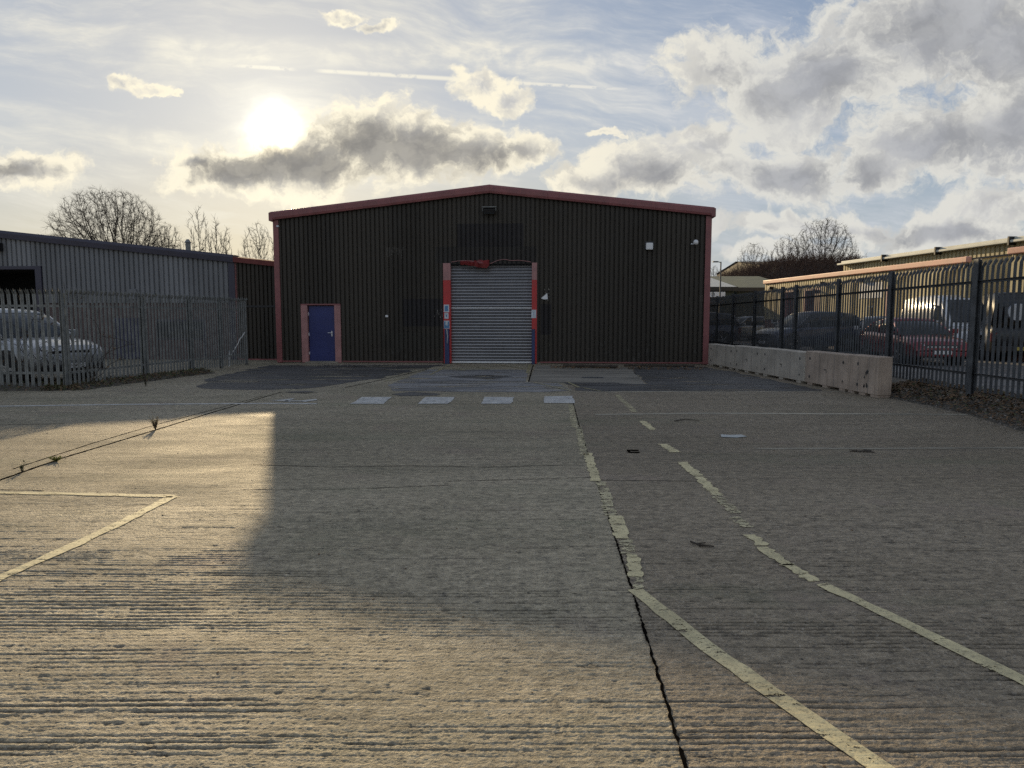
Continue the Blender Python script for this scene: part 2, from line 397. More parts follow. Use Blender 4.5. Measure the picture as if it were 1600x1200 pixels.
M['lamp_glass'] = simple('headlamp_lens', (0.65, 0.68, 0.70), 0.12, 0.2, 30, spec=0.8)
M['tail'] = simple('tail_lamp_red', (0.10, 0.008, 0.008), 0.2, 0.1, 10)
M['block'] = simple('cast_concrete_block', (0.46, 0.41, 0.34), 0.85, 0.22, 1.6, streak=0.5, dirt=(0.22, 0.17, 0.12), bmp=0.006)
M['roof_grey'] = simple('grey_roof_sheet', (0.10, 0.10, 0.10), 0.9, 0.2, 1, spec=0.1)
M['purple'] = simple('dark_purple_blue_trim', (0.046, 0.043, 0.066), 0.45, 0.15, 2)
M['roof_dark'] = simple('dark_roof_sheet', (0.075, 0.06, 0.045), 0.8, 0.3, 1.0, streak=0.3)
M['bark'] = bark_mat('bark', (0.050, 0.040, 0.030))
M['twig'] = bark_mat('twig', (0.045, 0.034, 0.025))
M['twig_red'] = bark_mat('reddish_twig', (0.085, 0.05, 0.035))
M['brick'] = brick_mat('red_brick', (0.30, 0.10, 0.065), (0.22, 0.075, 0.05), (0.30, 0.28, 0.25))
M['brick_dull'] = brick_mat('dull_brick', (0.13, 0.085, 0.08), (0.10, 0.07, 0.068), (0.15, 0.145, 0.14))
M['leaf'] = simple('dead_leaf', (0.15, 0.09, 0.045), 0.8, 0.5, 9)
M['stone'] = simple('gravel_stone', (0.24, 0.21, 0.18), 0.85, 0.5, 6)
M['moss'] = simple('moss_and_weed', (0.07, 0.085, 0.03), 0.9, 0.4, 8)
M['paper'] = simple('wet_paper', (0.42, 0.44, 0.43), 0.7, 0.1, 8)

# ------------------------------------------------------------ object helpers
def tag(o, label=None, cat=None, group=None, kind=None):
    if label: o['label'] = label
    if cat: o['category'] = cat
    if group: o['group'] = group
    if kind: o['kind'] = kind
    return o
def empty(name, loc, rz, label, cat, group=None):
    o = bpy.data.objects.new(name, None); col.objects.link(o); o.empty_display_size = 0.3
    o.location = loc; o.rotation_euler = (0, 0, rz)
    return tag(o, label, cat, group)
class MB:
    def __init__(s): s.v = []; s.f = []
    def quad(s, a, b, c, d):
        i = len(s.v); s.v += [tuple(a), tuple(b), tuple(c), tuple(d)]; s.f.append((i, i+1, i+2, i+3))
    def poly(s, pts):
        i = len(s.v); s.v += [tuple(p) for p in pts]; s.f.append(tuple(range(i, i + len(pts))))
    def box(s, x0, x1, y0, y1, z0, z1, mtx=None):
        i = len(s.v)
        p = [(x0,y0,z0),(x1,y0,z0),(x1,y1,z0),(x0,y1,z0),(x0,y0,z1),(x1,y0,z1),(x1,y1,z1),(x0,y1,z1)]
        if mtx: p = [tuple(mtx @ Vector(q)) for q in p]
        s.v += p
        s.f += [(i,i+3,i+2,i+1),(i+4,i+5,i+6,i+7),(i,i+1,i+5,i+4),(i+1,i+2,i+6,i+5),(i+2,i+3,i+7,i+6),(i+3,i,i+4,i+7)]
        return s
    def tube(s, p0, p1, r0, r1, n=8, cap=True):
        p0 = Vector(p0); p1 = Vector(p1); d = (p1 - p0)
        if d.length < 1e-6: return s
        d.normalize(); a = Vector((0, 0, 1)) if abs(d.z) < 0.9 else Vector((1, 0, 0))
        u = d.cross(a).normalized(); w = d.cross(u); i = len(s.v)
        for k in range(n):
            c, q = math.cos(2*PI*k/n), math.sin(2*PI*k/n)
            s.v.append(tuple(p0 + (u*c + w*q)*r0)); s.v.append(tuple(p1 + (u*c + w*q)*r1))
        for k in range(n):
            j = (k+1) % n; s.f.append((i+2*k, i+2*j, i+2*j+1, i+2*k+1))
        if cap and n > 3:
            s.f.append(tuple(i+2*k for k in range(n))[::-1]); s.f.append(tuple(i+2*k+1 for k in range(n)))
        return s
    def loft(s, rings, close=True, caps=True):
        n = len(rings[0]); i = len(s.v)
        for r in rings: s.v += [tuple(p) for p in r]
        for a in range(len(rings)-1):
            for k in range(n if close else n-1):
                j = (k+1) % n
                s.f.append((i+a*n+k, i+a*n+j, i+(a+1)*n+j, i+(a+1)*n+k))
        if caps and close:
            s.f.append(tuple(i+k for k in range(n))[::-1]); s.f.append(tuple(i+(len(rings)-1)*n+k for k in range(n)))
        return s
    def build(s, name, mat, parent=None, smooth=False, bevel=0.0, loc=None):
        me = bpy.data.meshes.new(name); me.from_pydata(s.v, [], s.f); me.update()
        bm = bmesh.new(); bm.from_mesh(me); bmesh.ops.recalc_face_normals(bm, faces=bm.faces); bm.to_mesh(me); bm.free()
        if isinstance(mat, (list, tuple)):
            for q in mat: me.materials.append(q)
        else: me.materials.append(mat)
        if smooth: me.shade_smooth()
        o = bpy.data.objects.new(name, me); col.objects.link(o)
        if parent: o.parent = parent
        if loc: o.location = loc
        if bevel:
            b = o.modifiers.new('bevel', 'BEVEL'); b.width = bevel; b.segments = 2; b.limit_method = 'ANGLE'
        return o
def copy_tree(o, parent=None):
    c = o.copy(); col.objects.link(c); c.parent = parent
    for ch in list(o.children): copy_tree(ch, c)
    return c
rnd = random.Random(7)
# ============================================================ GROUND
def sheet(name, pts, z, mat, sub=None):
    m = MB(); m.poly([(x, y, z) for x, y in pts]); return tag(m.build(name, mat), kind='structure')
sheet('ground', [(-900, -300), (900, -300), (900, 1500), (-900, 1500)], -0.06, M['asphalt'])
# yard slab, right edge follows the verge
def build_yard():
    """one slab mesh: true tamped relief (ridges, lumps, grooves) on the near part, flat sheet round it"""
    import numpy as np
    def vn(x, y, seed):
        xi = np.floor(x).astype(np.int64); yi = np.floor(y).astype(np.int64); fx = x - xi; fy = y - yi
        fx = fx*fx*(3-2*fx); fy = fy*fy*(3-2*fy)
        def h(i, j):
            n = (i*374761393 + j*668265263 + seed*1442695041) & 0xFFFFFFFF
            n = ((n ^ (n >> 13)) * 1274126177) & 0xFFFFFFFF
            n = ((n ^ (n >> 16)) * 2246822519) & 0xFFFFFFFF
            return ((n ^ (n >> 15)) & 0xFFFF) / 65535.0
        return (h(xi, yi)*(1-fx)+h(xi+1, yi)*fx)*(1-fy) + (h(xi, yi+1)*(1-fx)+h(xi+1, yi+1)*fx)*fy
    def fbm(x, y, o, seed, r=.55):
        s_ = 0; a_ = 1; t_ = 0
        for k in range(o): s_ = s_ + a_*vn(x*2**k + 17*k, y*2**k + 31*k, seed+k); t_ += a_; a_ *= r
        return s_/t_
    NC, NR = 940, 860; Y0, Y1 = 1.9, 9.0
    v = np.linspace(0, 1, NR); Y = 1.0/(1/Y0 + (1/Y1 - 1/Y0)*v); u = np.linspace(-1, 1, NC)
    hw = .80*Y + .35
    X = hw[:, None]*u[None, :]; YY = np.repeat(Y[:, None], NC, 1)
    yy = YY + (fbm(X*.5, YY*.5, 3, 1) - .5)*.07 + (fbm(X*2.5, YY*2.5, 2, 2) - .5)*.008
    nib = fbm(X*18, YY*26, 3, 3) - .5
    saw = np.sin(yy*150 + (fbm(X*.12, yy*1.5, 2, 4) - .5)*26 + nib*1.4)
    g = .5 + (fbm(X*.40, yy*17, 3, 5, .6) - .5)*.50 + saw*.12
    gm = np.clip((fbm(X*.3, YY*.9, 3, 6) - .36)/.22, .45, 1)
    def ss(x, a, b): q = np.clip((x-a)/(b-a), 0, 1); return q*q*(3-2*q)
    brk = ss(fbm(X*5, yy*26, 3, 7), .40, .54)
    gro = (1 - ss(g, .370, .425))*gm*(.30 + .70*brk)
    g2 = fbm(X*1.6, yy*52 + nib*.9, 2, 8); gro2 = (1 - ss(g2, .34, .46))*gm
    lum = fbm(X*42, YY*60, 2, 9, .6) - .5; gra = vn(X*130, YY*150, 20) - .5
    H = -.0044*gro - .0020*gro2 + .0033*lum + .0022*gra + .0011*saw*gm - .0005
    pit = ss(fbm(X*11, YY*15, 2, 30), .80, .86)*.0035; H -= pit
    H = np.minimum(H, .0026)
    fade = (1 - ss(YY, 4.8, 8.5)*.92)*np.clip((1-np.abs(u))[None, :]*7, 0, 1); H = H*fade
    H[0] = 0; H[-1] = 0
    co = np.empty((NR*NC + 16, 3), np.float32); co[:NR*NC, 0] = X.ravel(); co[:NR*NC, 1] = YY.ravel(); co[:NR*NC, 2] = H.ravel()
    i = np.arange(NR-1)[:, None]*NC + np.arange(NC-1)[None, :]
    q = np.stack([i, i+1, i+NC+1, i+NC], -1).reshape(-1, 4)
    x0, x1 = .80*Y0+.35, .80*Y1+.35
    B = NR*NC; P_ = [(-45,-30),(7.9,-30),(7.9,Y0),(x0,Y0),(-x0,Y0),(-45,Y0),(x1,Y1),(-x1,Y1),(7.9,Y1),(-45,Y1),(8.0,12),(8.3,23.3),(6.9,23.4),(6.9,28),(-45,28)]
    for k, (a_, b_) in enumerate(P_): co[B+k] = (a_, b_, 0)
    ex = [(0,1,2,3,4,5), (3,2,8,6), (5,4,7,9), (9,7,6,8,10,11,12,13,14)]
    nl = q.size + sum(map(len, ex)); me = bpy.data.meshes.new('yard'); me.vertices.add(B+15); me.loops.add(nl); me.polygons.add(len(q)+len(ex))
    me.vertices.foreach_set('co', co[:B+15].ravel())
    vi = np.concatenate([q.ravel()] + [np.array(e)+B for e in ex]).astype(np.int32); me.loops.foreach_set('vertex_index', vi)
    tot = np.array([4]*len(q) + [len(e) for e in ex], np.int32); st = np.concatenate([[0], np.cumsum(tot)[:-1]]).astype(np.int32)
    me.polygons.foreach_set('loop_start', st); me.update(calc_edges=True); me.validate()
    at_ = me.attributes.new('relief', 'FLOAT', 'POINT'); r_ = np.zeros(len(me.vertices), np.float32); r_[:B] = (np.clip((1-ss(YY, 5.5, 8.8)), 0, 1)*np.clip((1-np.abs(u))[None, :]*7, 0, 1)).ravel(); at_.data.foreach_set('value', r_)
    me.materials.append(M['concrete']); o = bpy.data.objects.new('yard', me); col.objects.link(o); return tag(o, kind='structure')
build_yard()
cpk = MB(); cpk.poly([(8.25, -20, 0.10), (60, -20, 0.10), (60, 75, 0.10), (10.6, 75, 0.10)]); cpk.quad((8.25,-20,-.06),(8.25,-20,.10),(10.6,75,.10),(10.6,75,-.06))
tag(cpk.build('car_park', M['asphalt']), kind='structure')

def strip(name, px, width, mat, z=0.004, jag=0.012, step=0.10, widths=None, kind='structure'):
    """a painted strip or joint through photo points, laid on the ground"""
    pts = [Vector(G(*p)) for p in px]
    m = MB(); L = []
    for a, b in zip(pts[:-1], pts[1:]):
        n = max(1, int((b - a).length / step))
        for k in range(n): L.append(a.lerp(b, k / n))
    L.append(pts[-1])
    prev = None
    for i, p in enumerate(L):
        d = (L[min(i+1, len(L)-1)] - L[max(i-1, 0)]).normalized(); nrm = Vector((-d.y, d.x))
        w = width * 0.5
        a = p + nrm * (w + rnd.uniform(-jag, jag)); b = p - nrm * (w + rnd.uniform(-jag, jag))
        if prev: m.quad((prev[0].x, prev[0].y, z), (prev[1].x, prev[1].y, z), (b.x, b.y, z), (a.x, a.y, z))
        prev = (a, b)
    return tag(m.build(name, mat), kind=kind)
def patch(name, px, mat, z=0.004, jag=0.03):
    pts = [Vector(G(*p)) for p in px]; L = []
    for a, b in zip(pts, pts[1:] + pts[:1]):
        n = max(1, int((b - a).length / 0.3))
        for k in range(n):
            q = a.lerp(b, k / n); L.append((q.x + rnd.uniform(-jag, jag), q.y + rnd.uniform(-jag, jag), z))
    m = MB(); m.poly(L); return tag(m.build(name, mat), kind='structure')

# repairs and old surfaces in front of the building
patch('asphalt_patch', [(425,570.5),(700,570),(655,577),(600,590),(520,603),(470,608),(372,609),(300,606),(330,592),(400,575)], M['tar_patch'], jag=0.14)
patch('asphalt_patch', [(985,574),(1098,573),(1165,585),(1235,600),(1290,611),(1050,611),(905,612),(895,600),(1010,600)], M['tar_patch'], jag=0.06)
patch('grey_repair', [(668,577.5),(826,577.5),(822,597),(872,599),(893,609.5),(888,613),(616,612),(607,602)], M['grey_patch'], jag=0.02)
patch('slab_repair', [(838,570.5),(984,574.5),(1008,600),(894,598.5),(826,596)], M['slab_patch'], jag=0.01)
patch('puddle_stain', [(700,588),(765,586),(800,589),(770,592),(720,591)], M['tar_patch'], z=0.008)
patch('puddle_stain', [(612,616),(640,613),(690,615),(680,618),(625,619)], M['tar_patch'], z=0.006)
patch('puddle_stain', [(880,598),(960,598),(985,601),(950,603),(890,602)], M['tar_patch'], z=0.008)
patch('puddle_stain', [(440,613),(478,611),(500,613),(480,615)], M['tar_patch'], z=0.008)

# joints
strip('expansion_joint', [(893,620),(905,665),(930,745),(965,852),(992,935),(1030,1060),(1076,1215)], 0.012, M['joint'], z=0.003, jag=0.006, step=0.025)
strip('expansion_joint', [(-40,764),(100,715),(243,672),(330,645),(440,612.5)], 0.036, M['joint'], z=0.002, jag=0.006, step=0.06)
strip('expansion_joint', [(20,733),(150,691),(243,664),(330,641),(410,619)], 0.022, M['joint'], z=0.002, jag=0.006, step=0.06)
strip('expansion_joint', [(833,571),(826,597)], 0.03, M['joint'], z=0.012, jag=0.008)
strip('expansion_joint', [(668,577),(600,593),(540,606)], 0.03, M['joint'], z=0.010, jag=0.01)
for pts, w in (([(395,726),(520,730),(640,728),(760,730),(880,727)], .03), ([(928,750),(1010,751),(1090,752)], .028),
               ([(380,765),(560,764),(700,758)], .02), ([(0,664),(60,663),(100,662)], .05),
               ([(700,752),(860,748),(925,746)], .02), ([(0,765),(70,767)], .025)):
    strip('surface_crack', pts, w * .5, M['crack'], z=0.002, jag=0.005, step=0.05)
def pale_joint():
    mt = asphalt_mat('pale_joint_filler', (0.31, 0.28, 0.215))
    strip('slab_joint', [(905,612.5),(1050,612),(1250,612.5),(1330,612)], 0.10, mt, z=0.003, jag=0.03)
    strip('slab_joint', [(930,648),(1100,646),(1390,647),(1520,648)], 0.15, mt, z=0.003, jag=0.03)
    strip('slab_joint', [(1180,701),(1330,701),(1600,700),(1680,700)], 0.09, mt, z=0.003, jag=0.02)
pale_joint()

# painted lines
strip('yellow_line', [(992,921),(1090,1000),(1230,1100),(1420,1232)], 0.095, M['yellow'], jag=0.006)
for a, b, w, mt in (((888,632),(900,668),.095,'yellow_worn'), ((900,668),(915,712),.09,'yellow_worn'), ((914,708),(934,752),.10,'yellow'), ((935,753),(957,806),.10,'yellow_worn'),
                    ((957,806),(974,842),.105,'yellow'), ((974,843),(984,866),.09,'yellow_worn'), ((984,867),(996,902),.09,'yellow'), ((996,902),(1000,921),.05,'yellow_worn')):
    strip('yellow_line', [(a[0]+4, a[1]), (b[0]-2, b[1])], w, M[mt], jag=0.014, step=0.04)
for a, b, w, mt in (((964,617),(992,644),.10,'yellow_worn'), ((1004,658),(1020,672),.10,'yellow'), ((1036,694),(1056,707),.12,'yellow'), ((1064,722),(1092,744),.11,'yellow'),
                    ((1092,745),(1120,773),.10,'yellow'), ((1118,773),(1150,802),.10,'yellow_worn'), ((1148,808),(1170,824),.10,'yellow_worn'),
                    ((1172,836),(1192,853),.085,'yellow'), ((1192,855),(1230,884),.09,'yellow'), ((1228,882),(1272,909),.085,'yellow')):
    strip('yellow_line', [a, b], w, M[mt], jag=0.018, step=0.035)
strip('yellow_line', [(1283,913),(1380,958),(1480,1006),(1640,1085)], 0.085, M['yellow'], jag=0.008)
strip('yellow_line', [(-60,769),(120,772),(272,776)], 0.085, M['yellow'], jag=0.010)
strip('yellow_line', [(270,776),(200,812),(120,850),(-20,912)], 0.095, M['yellow'], jag=0.010)
for p in ([(704,570),(672,586)], [(712,569),(765,577)], [(770,569),(824,577)], [(706,576),(726,579)], [(828,569),(824,584)]):
    strip('yellow_line', p, 0.085, M['yellow_faint'], z=0.012)
for p in ([(834,598),(892,611)], [(886,597),(905,606)], [(910,606),(940,612)], [(640,590),(600,596)]):
    strip('yellow_line', p, 0.07, M['yellow_faint'], z=0.012)
strip('white_line', [(-40,635.5),(200,632),(430,630.5),(495,631)], 0.13, M['white'], jag=0.006)
for q in ([(566,621),(612,621),(600,631.5),(548,631.5)], [(664,621),(711,621),(700,631.5),(653,631.5)], [(757,621),(803,621),(799,631.5),(753,631.5)], [(851,620),(894,619),(898,630.5),(850,630.5)]):
    o = patch('white_dash', q, M['white'], z=0.009, jag=0.02)
# arrow marking
am = MB()
for q in ([(422,626),(437,625.3),(455,623.2),(462,623.6),(450,626.5),(455,628.5),(437,627)], [(445,626.2),(470,626.4),(494,624),(496,625.6),(478,628),(483,628.6),(470,627.8),(446,627.4)]):
    am.poly([(G(*p)[0], G(*p)[1], 0.009) for p in q])
tag(am.build('arrow_marking', M['white']), kind='structure')

# ============================================================ CORRUGATED SHEET
def corrugated(m, x0, x1, zlow, zhigh, openings=(), y=0.0, pitch=0.155, depth=0.055, axis='x'):
    """trapezoidal sheet; zlow/zhigh functions of x; openings (xa, xb, z0, z1)"""
    prof = [(0, depth), (0.60, depth), (0.68, 0), (0.90, 0), (1.0, depth)]
    xs = set()
    n = int(math.ceil((x1 - x0) / pitch))
    P_ = []
    for i in range(n):
        for (a, d) in prof[:-1]: P_.append((x0 + (i + a) * pitch, d))
    P_.append((x0 + n * pitch, depth))
    P_ = [p for p in P_ if p[0] <= x1 + 1e-6]
    extra = []
    for (xa, xb, _, _) in openings: extra += [xa, xb]
    for e in extra:
        for k in range(len(P_) - 1):
            if P_[k][0] < e < P_[k+1][0]:
                f = (e - P_[k][0]) / (P_[k+1][0] - P_[k][0]); P_.insert(k+1, (e, P_[k][1] * (1-f) + P_[k+1][1] * f)); break
    for (a, da), (b, db) in zip(P_[:-1], P_[1:]):
        mid = (a + b) / 2; spans = [(None, None)]
        lo = [(zlow(a), zlow(b))]; segs = [(zlow, zhigh)]
        op = [o for o in openings if o[0] <= mid <= o[1]]
        parts = []
        cur = (zlow(a), zlow(b))
        for o in sorted(op, key=lambda q: q[2]):
            if o[2] > max(cur) + 0.01: parts.append((cur, (o[2], o[2])))
            cur = (o[3], o[3])
        parts.append((cur, (zhigh(a), zhigh(b))))
        for (l, h) in parts:
            m.quad((a, y - da, l[0]), (b, y - db, l[1]), (b, y - db, h[1]), (a, y - da, h[0]))

# ============================================================ MAIN BUILDING
BL = Vector((*G(437, 567), 0)); BR = Vector((*G(1103, 570), 0))
W = (BR - BL).length; ang = math.atan2((BR - BL).y, (BR - BL).x)
H_E, H_A = 5.15, 5.97; XA = W * 0.505
def bl(px, py, off=0.0):
    """facade x and height for a photo point, off metres in front of the wall plane"""
    x, y, d = ray(px, py); dirx = (BR - BL).normalized(); nrm = Vector((-dirx.y, dirx.x, 0))
    r = Vector((x, y, d)); t = (nrm.dot(BL) - off) / nrm.dot(r)
    p = r * t; return (p - BL).dot(dirx), p.z + CAMZ
wh = empty('warehouse', BL, ang, 'brown corrugated warehouse with red roof trim and a grey roller shutter, facing the yard', 'building')
def roofz(x):
    return H_E + (H_A - H_E) * (x / XA) if x < XA else H_A - (H_A - H_E) * ((x - XA) / (W - XA))
rx0, _ = bl(704, 500); rx1, _ = bl(832, 500); _, rz1 = bl(768, 412)
dx0, _ = bl(482, 520); dx1, _ = bl(524, 520); _, dz1 = bl(500, 477)
def pbox(a, b):
    (x0, z1), (x1, z0) = bl(*a), bl(*b); return x0, x1, z0, z1
dk = (0.018, 0.016, 0.019)
pat = [(*pbox((714, 350), (818, 386)), dk), (*pbox((682, 386), (838, 411)), (0.030, 0.027, 0.025)), (*pbox((629, 467), (694, 510)), dk), (*pbox((845, 475), (861, 523)), dk),
       (*pbox((596, 520), (690, 545)), (0.042, 0.038, 0.03))]
M['clad'] = cladding_mat('brown_cladding', (0.047, 0.040, 0.031), pat)
m = MB(); corrugated(m, 0.10, W - 0.10, lambda x: 0.08, lambda x: roofz(x) - 0.12, [(rx0 - .02, rx1 + .02, -1, rz1), (dx0, dx1, -1, dz1)], y=0.0)
m.build('front_wall', M['clad'], wh)
DP = 34.0
m = MB(); m.quad((0,.02,0),(0,DP,0),(0,DP,H_E-.05),(0,.02,H_E-.05)); m.quad((W,.02,0),(W,DP,0),(W,DP,H_E-.05),(W,.02,H_E-.05)); m.poly([(0,DP,0),(W,DP,0),(W,DP,H_E-.05),(XA,DP,H_A-.05),(0,DP,H_E-.05)])
m.build('side_wall', cladding_mat('brown_side_cladding', (0.06, 0.052, 0.042)), wh)
m = MB(); m.loft([[(-.1,y_,H_E-.10),(XA,y_,H_A-.07),(W+.1,y_,H_E-.10),(W+.1,y_,H_E-.04),(XA,y_,H_A-.01),(-.1,y_,H_E-.04)] for y_ in (-.05, DP)])
m.build('roof', M['roof_grey'], wh)
# verge trim: two runs of folded red sheet, lapped
def trim(xa, xb, name='roof_trim', dy=0.0, dz=0.0):
    m = MB(); rings = []
    for x in (xa, xb):
        z = roofz(min(max(x, 0), W)) if 0 <= x <= W else H_E
        rings.append([(x,-.17-dy,z-.27+dz),(x,-.19-dy,z-.20+dz),(x,-.19-dy,z-.06+dz),(x,-.15-dy,z+.005+dz),(x,.18,z+.012+dz),(x,.18,z-.05),(x,-.10,z-.06),(x,-.12,z-.27+dz)])
    m.loft(rings); return m.build(name, M['red'], wh, bevel=0.004)
xs1 = bl(856, 300)[0]
trim(-0.13, XA*0.55); trim(XA*0.55+.004, XA, dy=0.004, dz=0.003); trim(XA, xs1); trim(xs1 + .004, W + 0.12, dy=0.004, dz=0.003)
for q in (-.16, W+.02): MB().box(q,q+.14,-.195,.30,H_E-.30,H_E-.02).build('gutter_end', M['red'], wh, bevel=0.015)
for xa, xb in ((-.06, .13), (W-.13, W+.06)):
    m = MB(); m.box(xa, xb, -.085, .14, 0.02, H_E-.26); m.build('corner_trim', M['red'], wh, bevel=0.006)
for a, b in ((.135, dx0-.27), (dx1+.27, rx0-.27), (rx1+.27, W-.135)): MB().box(a, b, -.065, .02, .045, .085).build('base_flashing', M['red'], wh)
for a, b in ((.05, rx0-.1), (rx1+.1, W-.05)): MB().box(a, b, -.01, .25, -.02, .075).build('plinth', M['slab_patch'], wh)
# personnel door
dr = MB(); dr.box(dx0+.02, dx1-.02, .03, .075, .06, dz1-.02)
door = dr.build('door', M['blue_door'], wh, bevel=0.004)
m = MB(); hx, hz = dx1-.13, 1.03
m.box(hx-.022, hx+.022, .018, .03, hz-.10, hz+.08); m.tube((hx, .018, hz+.02), (hx, -.03, hz+.02), .012, .012, 8); m.tube((hx+.005, -.03, hz+.02), (hx-.13, -.03, hz+.02), .011, .011, 8)
m.tube((hx, .018, hz-.06), (hx, .006, hz-.06), .018, .018, 10)
m.build('handle', M['bright_steel'], door)
for k in (.35, 1.0, 1.7): MB().box(dx0+.0, dx0+.03, .012, .03, k-.05, k+.05).build('hinge', M['bright_steel'], door)
for xa, xb in ((bl(472,520)[0], dx0), (dx1, bl(533.5,520)[0])):
    m = MB(); m.box(xa, xb, -.075, .05, .02, dz1); m.build('door_jamb', M['red_pale'], wh, bevel=0.005)
m = MB(); m.box(bl(472,520)[0], bl(533.5,520)[0], -.078, .05, dz1+.001, dz1+.05); m.build('door_head', M['red'], wh, bevel=0.004)
m = MB(); m.box(dx0-.1, dx1+.1, -.12, .08, 0.0, .055); m.build('door_step', M['slab_patch'], wh, bevel=0.008)
# roller shutter
m = MB(); nsl = 33; zt = rz1 + .06; zb = 0.075; sh = (zt - zb) / nsl
pts = []
for i in range(nsl):
    z0 = zb + i * sh
    for f, d in ((0, 0.012), (.08, .0), (.16, .012), (.35, -.012), (.6, -.02), (.85, -.012)): pts.append((z0 + f * sh, d))
pts.append((zt, .012))
for (za, da), (zc, dc) in zip(pts[:-1], pts[1:]): m.quad((rx0, .10+da, za), (rx1, .10+da, za), (rx1, .10+dc, zc), (rx0, .10+dc, zc))
shut = m.build('roller_shutter', M['steel'], wh)
m = MB(); m.box(rx0+.02, rx1-.02, .055, .125, .02, .078); m.build('bottom_rail', M['bright_steel'], shut, bevel=0.006)
m = MB(); zm = bl(770, 481)[1]; m.box(rx0+.01, rx1-.01, .072, .09, zm-.012, zm+.012); m.build('joining_slat', M['bright_steel'], shut)
m = MB(); m.box(rx0-.01, rx1+.01, .13, .16, 0, rz1+.1); m.build('shutter_backing', M['dark_int'], wh)
# jambs in coloured lengths with guards
jl0 = bl(693.5,500)[0]; jr1 = bl(839,500)[0]
zA = bl(700, 438)[1]
for xa, xb in ((jl0, rx0+.02), (rx1-.02, jr1)):
    m = MB(); m.box(xa, xb, -.085, .09, zA+.001, rz1+.02); m.build('shutter_jamb', M['red_pale'], wh, bevel=0.004)
    m = MB(); m.box(xa, xb, -.085, .09, .02, zA); m.build('shutter_jamb', M['red_bright'], wh, bevel=0.004)
zg = bl(700, 514)[1]
for xa, xb in ((bl(696,540)[0], bl(703,540)[0]), (bl(831,540)[0], bl(836,540)[0])):
    m = MB(); m.box(xa, xb, -.17, -.087, .0, zg); m.build('post_guard', M['blue_guard'], wh, bevel=0.01)
m = MB(); gx = bl(699,520)[0]; m.loft([[(gx-.015,-.176,zg),(gx+.02,-.176,zg),(gx+.02,-.171,zg),(gx-.015,-.171,zg)],[(gx+.02,-.176,zg-.25),(gx+.05,-.176,zg-.25),(gx+.05,-.171,zg-.25),(gx+.02,-.171,zg-.25)],[(gx+.01,-.176,zg-.48),(gx+.02,-.176,zg-.5),(gx+.02,-.171,zg-.5),(gx+.01,-.171,zg-.48)]])
m.build('hanging_tape', M['paper'], wh)
# notices on the jambs
def notice(x0, x1, z0, z1, marks, label, yy=-.092):
    m = MB(); m.box(x0, x1, yy, yy+.006, z0, z1)
    o = m.build('notice', M['pale_sign'], wh, bevel=0.002)
    q = MB()
    for (a, b, c, d) in marks:
        w_, h_ = x1-x0, z1-z0; q.box(x0+a*w_, x0+b*w_, yy-.003, yy, z0+c*h_, z0+d*h_)
    if marks: q.build('notice_mark', simple('notice_ink', (0.10, 0.24, 0.42), 0.5, 0.2, 9), o)
    tag(o, label)
a, b_, c, d = pbox((694, 476), (702.5, 488)); notice(a, b_, c, d, [(.2,.8,.15,.85)], 'upper pale notice with a blue symbol on left shutter post')
a, b_, c, d = pbox((695, 489), (701.5, 498)); notice(a, b_, c, d, [(.35,.65,.35,.7)], 'small square white notice under the upper one')
a, b_, c, d = pbox((694, 501), (703, 513.5)); notice(a, b_, c, d, [(.05,.95,.05,.42),(.05,.3,.42,.9),(.7,.95,.42,.9)], 'blue notice with a white cross on left shutter post')
a, b_, c, d = pbox((830.5, 484), (838, 497)); notice(a, b_, c, d, [(.44,.5,.3,.7)], 'white notice with curled corner on right shutter post')
# crumpled red head flashing
m = MB(); rr = random.Random(3); rings = []
xa, xb = bl(720, 410)[0], bl(765, 410)[0]
for i in range(15):
    f = i/14; x = xa + (xb-xa)*f; dz_ = rr.uniform(-.03, .03); dp = -.11 - rr.uniform(0, .10)
    top = rz1+.10+dz_; bot = rz1-.02-.16*f*(1 if f<.95 else .4)+rr.uniform(-.02,.02)
    rings.append([(x, -.06, top), (x, dp, (top+bot)/2+rr.uniform(-.02,.03)), (x, dp+.03, bot), (x, dp+.05, bot+.01), (x, -.03, top-.01)])
m.loft(rings); m.build('crumpled_flashing', simple('dark_red_flashing', (0.20,0.022,0.022), 0.45, 0.3, 6), wh)
m = MB(); m.box(rx0-.02, rx1+.02, -.05, .12, rz1-.03, rz1+.05); m.build('shutter_head', M['dark_int'], wh)
m = MB(); prev = None
for i in range(13):
    x = rx0 + .05 + i*(rx1-rx0-.1)/12; z = rz1 + .05 + .05*math.sin(i*.8) + (.08 if i in (7,8) else 0); p = (x, -.12, z)
    if prev: m.tube(prev, p, .009, .009, 6)
    prev = p
m.build('bent_edge_strip', M['red_pale'], wh)
# torn white plate, scars
m = MB(); p0, p1, p2, p3 = bl(845.5,466), bl(855,458), bl(856,467.5), bl(850,468)
m.loft([[(q[0], -.065, q[1]) for q in (p0,p3,p2,p1)], [(q[0], -.053, q[1]) for q in (p0,p3,p2,p1)]])
tag(m.build('torn_plate', M['white_plastic'], wh), 'torn triangular scrap of white sheet right of the shutter')
m = MB(); x, z = bl(605,494); m.box(x-.045,x+.045,-.078,-.055,z-.035,z+.035); m.build('socket_cover', M['white_plastic'], wh, bevel=0.006)
m = MB(); x, z = bl(436,354); m.box(x-.05,x+.03,-.12,-.05,z-.03,z+.03); m.build('sensor', M['pale_sign'], wh, bevel=0.008)
rr = random.Random(5); prim = simple('scratched_primer', (0.16,0.15,0.13), 0.7, 0.3, 20)
for i in range(11):
    x, z = bl(604+i*2.6, 388); z += rr.uniform(-.05,.05); l = rr.uniform(.05,.35)
    MB().box(x, x+.009, -.060, -.0555, z-l, z).build('paint_scratch', prim, wh)
